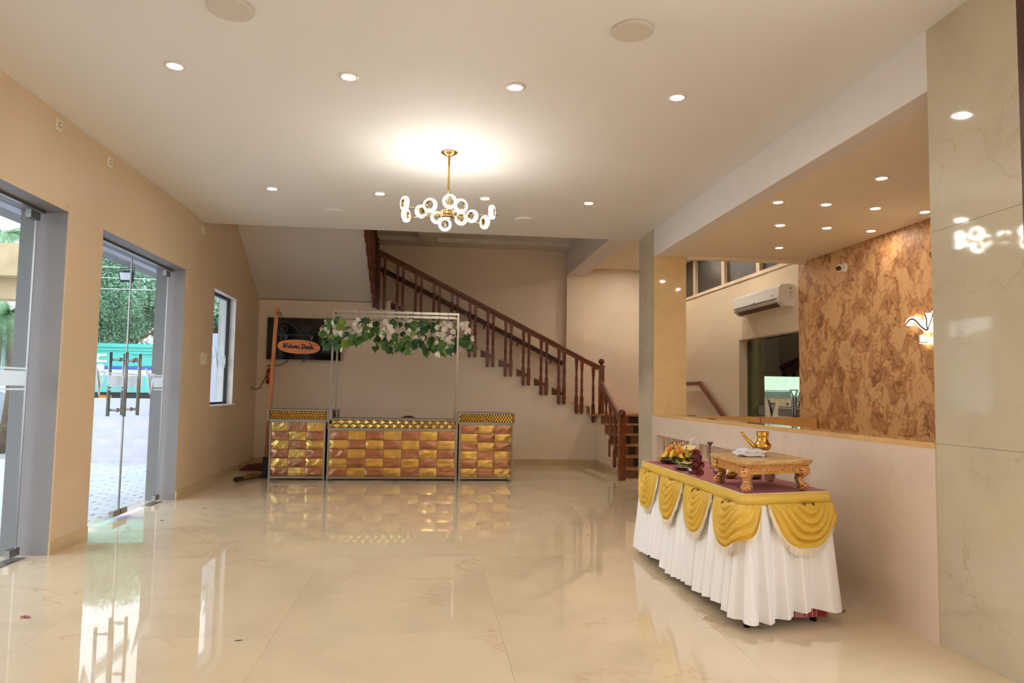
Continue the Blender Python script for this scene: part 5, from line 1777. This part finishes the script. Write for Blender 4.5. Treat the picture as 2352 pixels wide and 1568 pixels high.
# ================================================================== OUTSIDE
gr = struct('ground', MB().box(-45, -3.2, -15, 60, -.25, -.125).box(-3.2, 30, 14.3, 60, -.25, -.125).box(-3.2, 30, -20, -3.4, -.25, -.125), 'ground')
pv = []
pw, pd = .26, .13
for i in range(24):
    for j in range(62):
        x = -3.36-i*pw-(pw/2 if j % 2 else 0); y = 6.4+j*pd
        pv.append((hypot(x+.0, y), x, y))
def vis(x, y):
    q = x/y
    return -.47 < q < -.345
sel = sorted([p for p in pv if vis(p[1], p[2])])[:300]
ss = set((p[1], p[2]) for p in sel)
pm0 = None
for d, x, y in sel:
    if pm0 is None:
        pm0 = build('paver', MB().box(x-pw/2+.005, x+pw/2-.005, y-pd/2+.005, y+pd/2-.005, -.14, -.10), 'paver', gr, (x, y, -.10))
        bevel(pm0, .006, 1)
        o = pm0
    else:
        o = pm0.copy(); COL.objects.link(o); o.parent = gr
    o.location = (x, y, -.10+random.uniform(-.004, .004)); o.rotation_euler = (random.uniform(-.015, .015), random.uniform(-.015, .015), 0)
rest = MB()
for d, x, y in pv:
    if (x, y) not in ss:
        rest.box(x-pw/2+.005, x+pw/2-.005, y-pd/2+.005, y+pd/2-.005, -.14, -.10)
ro = build('pavers_far', rest, 'paver', gr, kind='stuff')
# boundary wall, pier
struct('wall_boundary', MB().box(-6.9, -4.6, 14.0, 14.2, -.13, 1.06).box(-4.6, -3.0, 14.0, 14.2, -.13, 2.3), 'lav')
struct('wall_outer_pier', MB().box(-3.71, -3.3, 13.0, 13.3, -.13, 3.6), 'lav')
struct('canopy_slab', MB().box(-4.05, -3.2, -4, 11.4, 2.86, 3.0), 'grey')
struct('wall_upper_left_outer', MB().box(-3.35, -3.2, -4, 14.2, 2.66, 4.3), 'lav')
fd = thing('floodlight', 'small black floodlight hung below the canopy outside the second door', 'floodlight', (-4.0, 9.8, 2.8))
build('lamp_body', MB().cbox((-4.0, 9.8, 2.72), .16, .05, .14, R=Matrix.Rotation(.5, 3, 'X')), 'dark', fd)
build('lens', MB().cbox((-4.0, 9.772, 2.715), .13, .01, .10, R=Matrix.Rotation(.5, 3, 'X')), 'flood', fd)
build('bracket', MB().tube([(-4.09, 9.8, 2.74), (-4.09, 9.82, 2.83), (-3.91, 9.82, 2.83), (-3.91, 9.8, 2.74)], .007, 6), 'dark', fd)
pb = struct('beam_porch', MB().box(-15, -6.1, 12.0, 12.4, 2.62, 3.32).box(-15, -6.1, 11.7, 12.0, 2.95, 3.45), 'conc')
for k, (z, x0) in enumerate(((4.0, -16), (3.5, -16), (3.75, -16))):
    mb = MB().tube([(x0+i*2.0, 17.2+.02*i, z+.06*((i-4)/4)**2) for i in range(8)], .007, 5)
    tag(build('overhead_wire', mb, 'whitep', None, (-8, 17.3, z)), 'pale overhead wire strung in front of the trees', 'wire', 'overhead wires outside')
# truck
TY = 17.5
tr = thing('truck', 'teal truck body with blue and white stripe behind the boundary wall', 'truck', (-6.95, TY+1, -.13))
build('cargo_body', MB().box(-8.5, -5.4, TY, TY+2.4, 1.14, 2.18), 'teal', tr)
build('top_rail', MB().box(-8.5, -5.4, TY-.04, TY+2.44, 2.18, 2.26).box(-8.5, -5.4, TY-.03, TY, 2.10, 2.125), 'teal', tr)
build('stripe', MB().box(-8.5, -5.4, TY-.006, TY, 1.66, 1.74), 'blue', tr)
build('stripe', MB().box(-8.5, -5.4, TY-.006, TY, 1.52, 1.66), 'whitep', tr)
for x in (-6.35,):
    build('side_hatch', MB().box(x-.55, x+.55, TY-.02, TY, 1.76, 2.06), 'teal', tr)
    build('hatch_hood', MB().box(x-.58, x+.58, TY-.06, TY, 2.03, 2.07), 'teal', tr)
    build('latch', MB().box(x-.5, x-.4, TY-.04, TY-.02, 1.91, 1.935), 'dark', tr)
cm = MB()
for a in ([(-7.70, 2.02), (-7.48, 2.02), (-7.48, 1.96), (-7.62, 1.96)], [(-7.70, 2.02), (-7.62, 1.96), (-7.66, 1.91), (-7.76, 1.92)], [(-7.76, 1.92), (-7.66, 1.91), (-7.62, 1.87), (-7.70, 1.82)], [(-7.70, 1.82), (-7.62, 1.87), (-7.46, 1.87), (-7.46, 1.82)]):
    cm.prism(a, 'y', TY-.012, TY)
cm.tube([(-7.60, TY-.012, 1.70), (-7.60, TY, 1.70)], .09, 20)
build('emblem', cm, 'whitep', tr)
build('chassis', MB().box(-8.5, -5.4, TY+.1, TY+2.3, .9, 1.14), 'dark', tr)
for x in (-6.1, -7.5):
    build('marker_lamp', MB().box(x-.14, x+.14, TY+.08, TY+.1, 1.0, 1.07), 'orange_p', tr)
for x in (-6.4, -7.7):
    for yy in (TY+.25, TY+2.1):
        build('wheel', MB().tube([(x, yy-.14, .37), (x, yy+.14, .37)], .5, 20), 'rubber', tr)
# trees
def tree(label, x, y, h, cz, r, nleaf, seed, mat='fol', group=None, ls_=.16):
    rd_ = random.Random(seed)
    t = thing('tree', label, 'tree', (x, y, -.13), group)
    tb_ = MB().tube([(x, y, -.13), (x+.1, y, h*.3), (x-.05, y+.1, h*.55), (x, y, h*.8)], [.22, .17, .12, .05], 8)
    for k in range(7):
        a = 2*pi*k/7
        tb_.tube([(x, y, h*(.35+.05*k)), (x+r*.4*cos(a), y+r*.4*sin(a), h*(.5+.04*k)), (x+r*.75*cos(a), y+r*.75*sin(a), h*(.6+.04*k))], [.08, .05, .02], 5)
    build('trunk', tb_, 'bark', t)
    lf = MB()
    cl_ = []
    for k in range(46):
        a = rd_.uniform(0, 2*pi); el = rd_.uniform(-.9, 1); rr = r*rd_.uniform(.25, .92)
        cl_.append(Vector((x+rr*cos(a)*sqrt(1-el*el*.8), y+rr*sin(a)*sqrt(1-el*el*.8), cz+rr*el*.95)))
    for k in range(nleaf):
        c = rd_.choice(cl_)
        v = Vector((rd_.gauss(0, 1), rd_.gauss(0, 1), rd_.gauss(0, 1))).normalized()*(r*.27*rd_.random()**.4)
        p = c+v
        a = Vector((rd_.gauss(0, 1), rd_.gauss(0, 1), rd_.gauss(0, .7))).normalized()
        b = a.orthogonal().normalized()
        s = ls_*rd_.uniform(.6, 1.2)
        lf.add([p, p+a*s*.5+b*s*.22, p+a*s, p+a*s*.5-b*s*.22], [(0, 1, 2, 3)])
    build('foliage', lf, mat, t, kind='stuff')
    return t
tree('broad dense green tree behind the truck, seen through the second door', -12.2, 29, 6.4, 4.2, 2.95, 110000, 1, ls_=.115)
tree('small far tree behind the truck, between the second door and window', -6.0, 31, 8.0, 4.6, 2.9, 12000, 6)
tree('tree seen through the window above the outer wall', -6.7, 23.2, 6.0, 3.8, 1.9, 9000, 3)
tree('tree seen through the far inner glass door', 10.2, 26.5, 5.0, 2.6, 2.0, 9000, 4)
def palm(label, x, y, h, seed, L=2.4):
    rd_ = random.Random(seed)
    t = thing('palm_tree', label, 'palm tree', (x, y, -.13), None)
    build('trunk', MB().tube([(x, y, -.13), (x+.1, y, h*.4), (x+.05, y, h*.8), (x, y, h)], [.055*L, .045*L, .04*L, .035*L], 10), 'bark', t)
    for k in range(16):
        a = 2*pi*k/16+rd_.uniform(-.15, .15); up_ = rd_.uniform(-.2, .9)
        mb = MB()
        pts = []
        for j in range(11):
            f = j/10
            rr = L*f*cos(up_*.6); zz = h+L*(f*sin(up_)-.75*f*f)
            pts.append(Vector((x+rr*cos(a), y+rr*sin(a), zz)))
        mb.tube(pts, [.03*(1-.8*j/10) for j in range(11)], 5)
        sd_ = Vector((-sin(a), cos(a), 0))
        for j in range(1, 40):
            f = j/40*10
            i = int(f); p = pts[i]*(1-(f-i))+pts[min(10, i+1)]*(f-i)
            d = (pts[min(10, i+1)]-pts[i]).normalized()
            ln = .27*L*(1-abs(f/10-.45)**1.5)
            for sgn in (-1, 1):
                e = p+sd_*(sgn*ln*.75)+d*ln*.4-Vector((0, 0, ln*.45))
                mb.add([p-d*.02, p+d*.02, e], [(0, 1, 2)])
        build('frond', mb, 'palm', t)
palm('palm tree with drooping fronds seen through the first glass door', -8.72, 15.85, 2.75, 5, 1.5)
palm('taller palm tree behind the porch beam seen through the first door', -13.6, 24.1, 6.0, 6, 1.8)
# van
VY = 20.25
vn = thing('van', 'silver van parked in the yard beyond the first glass door', 'van', (-13.2, VY+.87, -.13))
vp = [(-15.6, .25), (-11.05, .25), (-10.95, .7), (-11.1, 1.05), (-11.9, 1.25), (-12.6, 1.85), (-15.5, 1.95), (-15.7, 1.2)]
fixn(build('body', MB().prism(vp, 'y', VY, VY+1.75), 'van', vn))
build('side_window', MB().prism([(-13.9, 1.25), (-12.15, 1.25), (-12.7, 1.75), (-13.9, 1.80)], 'y', VY-.01, VY+.005), 'glass_dark', vn)
build('side_window', MB().prism([(-15.3, 1.25), (-14.0, 1.25), (-14.0, 1.80), (-15.3, 1.82)], 'y', VY-.01, VY+.005), 'glass_dark', vn)
build('mirror', MB().box(-12.0, -11.8, VY-.16, VY, 1.2, 1.36), 'black', vn)
for x in (-11.55, -14.7):
    for yy in (VY+.02, VY+1.6):
        w_ = build('wheel', MB().tube([(x, yy, .22), (x, yy+.2, .22)], .34, 24), 'rubber', vn)
        rmb = MB().tube([(x, yy-.012, .22), (x, yy, .22)], .05, 10)
        for k in range(8):
            a = 2*pi*k/8
            rmb.bar((x+.04*cos(a), yy-.008, .22+.04*sin(a)), (x+.24*cos(a), yy-.008, .22+.24*sin(a)), .012, .045, (0, 1, 0))
        rmb.tube([(x+.24*cos(2*pi*k/24), yy-.006, .22+.24*sin(2*pi*k/24)) for k in range(24)], .016, 6, closed=True)
        build('rim', rmb, 'steel', w_)
# houses
hs = thing('house', 'pale blue house with a grey roof far beyond the first door', 'house', (-19, 31, -.13))
build('wall', MB().box(-24, -16.2, 30, 36, -.13, 3.0), 'house', hs)
fixn(build('roof', MB().prism([(29.4, 2.95), (33, 4.4), (36.6, 2.95)], 'x', -24.4, -15.8), 'rooft', hs))
for x in (-22.5, -20, -17.4):
    wf = build('window', MB().box(x-.5, x+.5, 29.95, 30, 1.0, 2.2), 'whitep', hs)
    build('pane', MB().box(x-.42, x-.03, 29.93, 29.95, 1.08, 2.12).box(x+.03, x+.42, 29.93, 29.95, 1.08, 2.12), 'glass_dark', wf)
ph_ = thing('house', 'pink walled building beyond the far inner glass door', 'house', (9, 18, -.13))
build('wall', MB().box(6, 14, 18, 18.2, -.13, 1.28), 'pinkwall', ph_)
build('coping', MB().box(6, 14, 17.96, 18.24, 1.28, 1.34), 'whitep', ph_)
for k in range(10):
    build('vent', MB().box(7.2+.4*k, 7.26+.4*k, 17.98, 18.0, 1.08, 1.12), 'dark', ph_)
fixn(build('roof', MB().prism([(18.6, 2.05), (18.6, 2.15), (22, 3.0), (22, 2.9)], 'x', 5, 16), 'rooft', ph_))
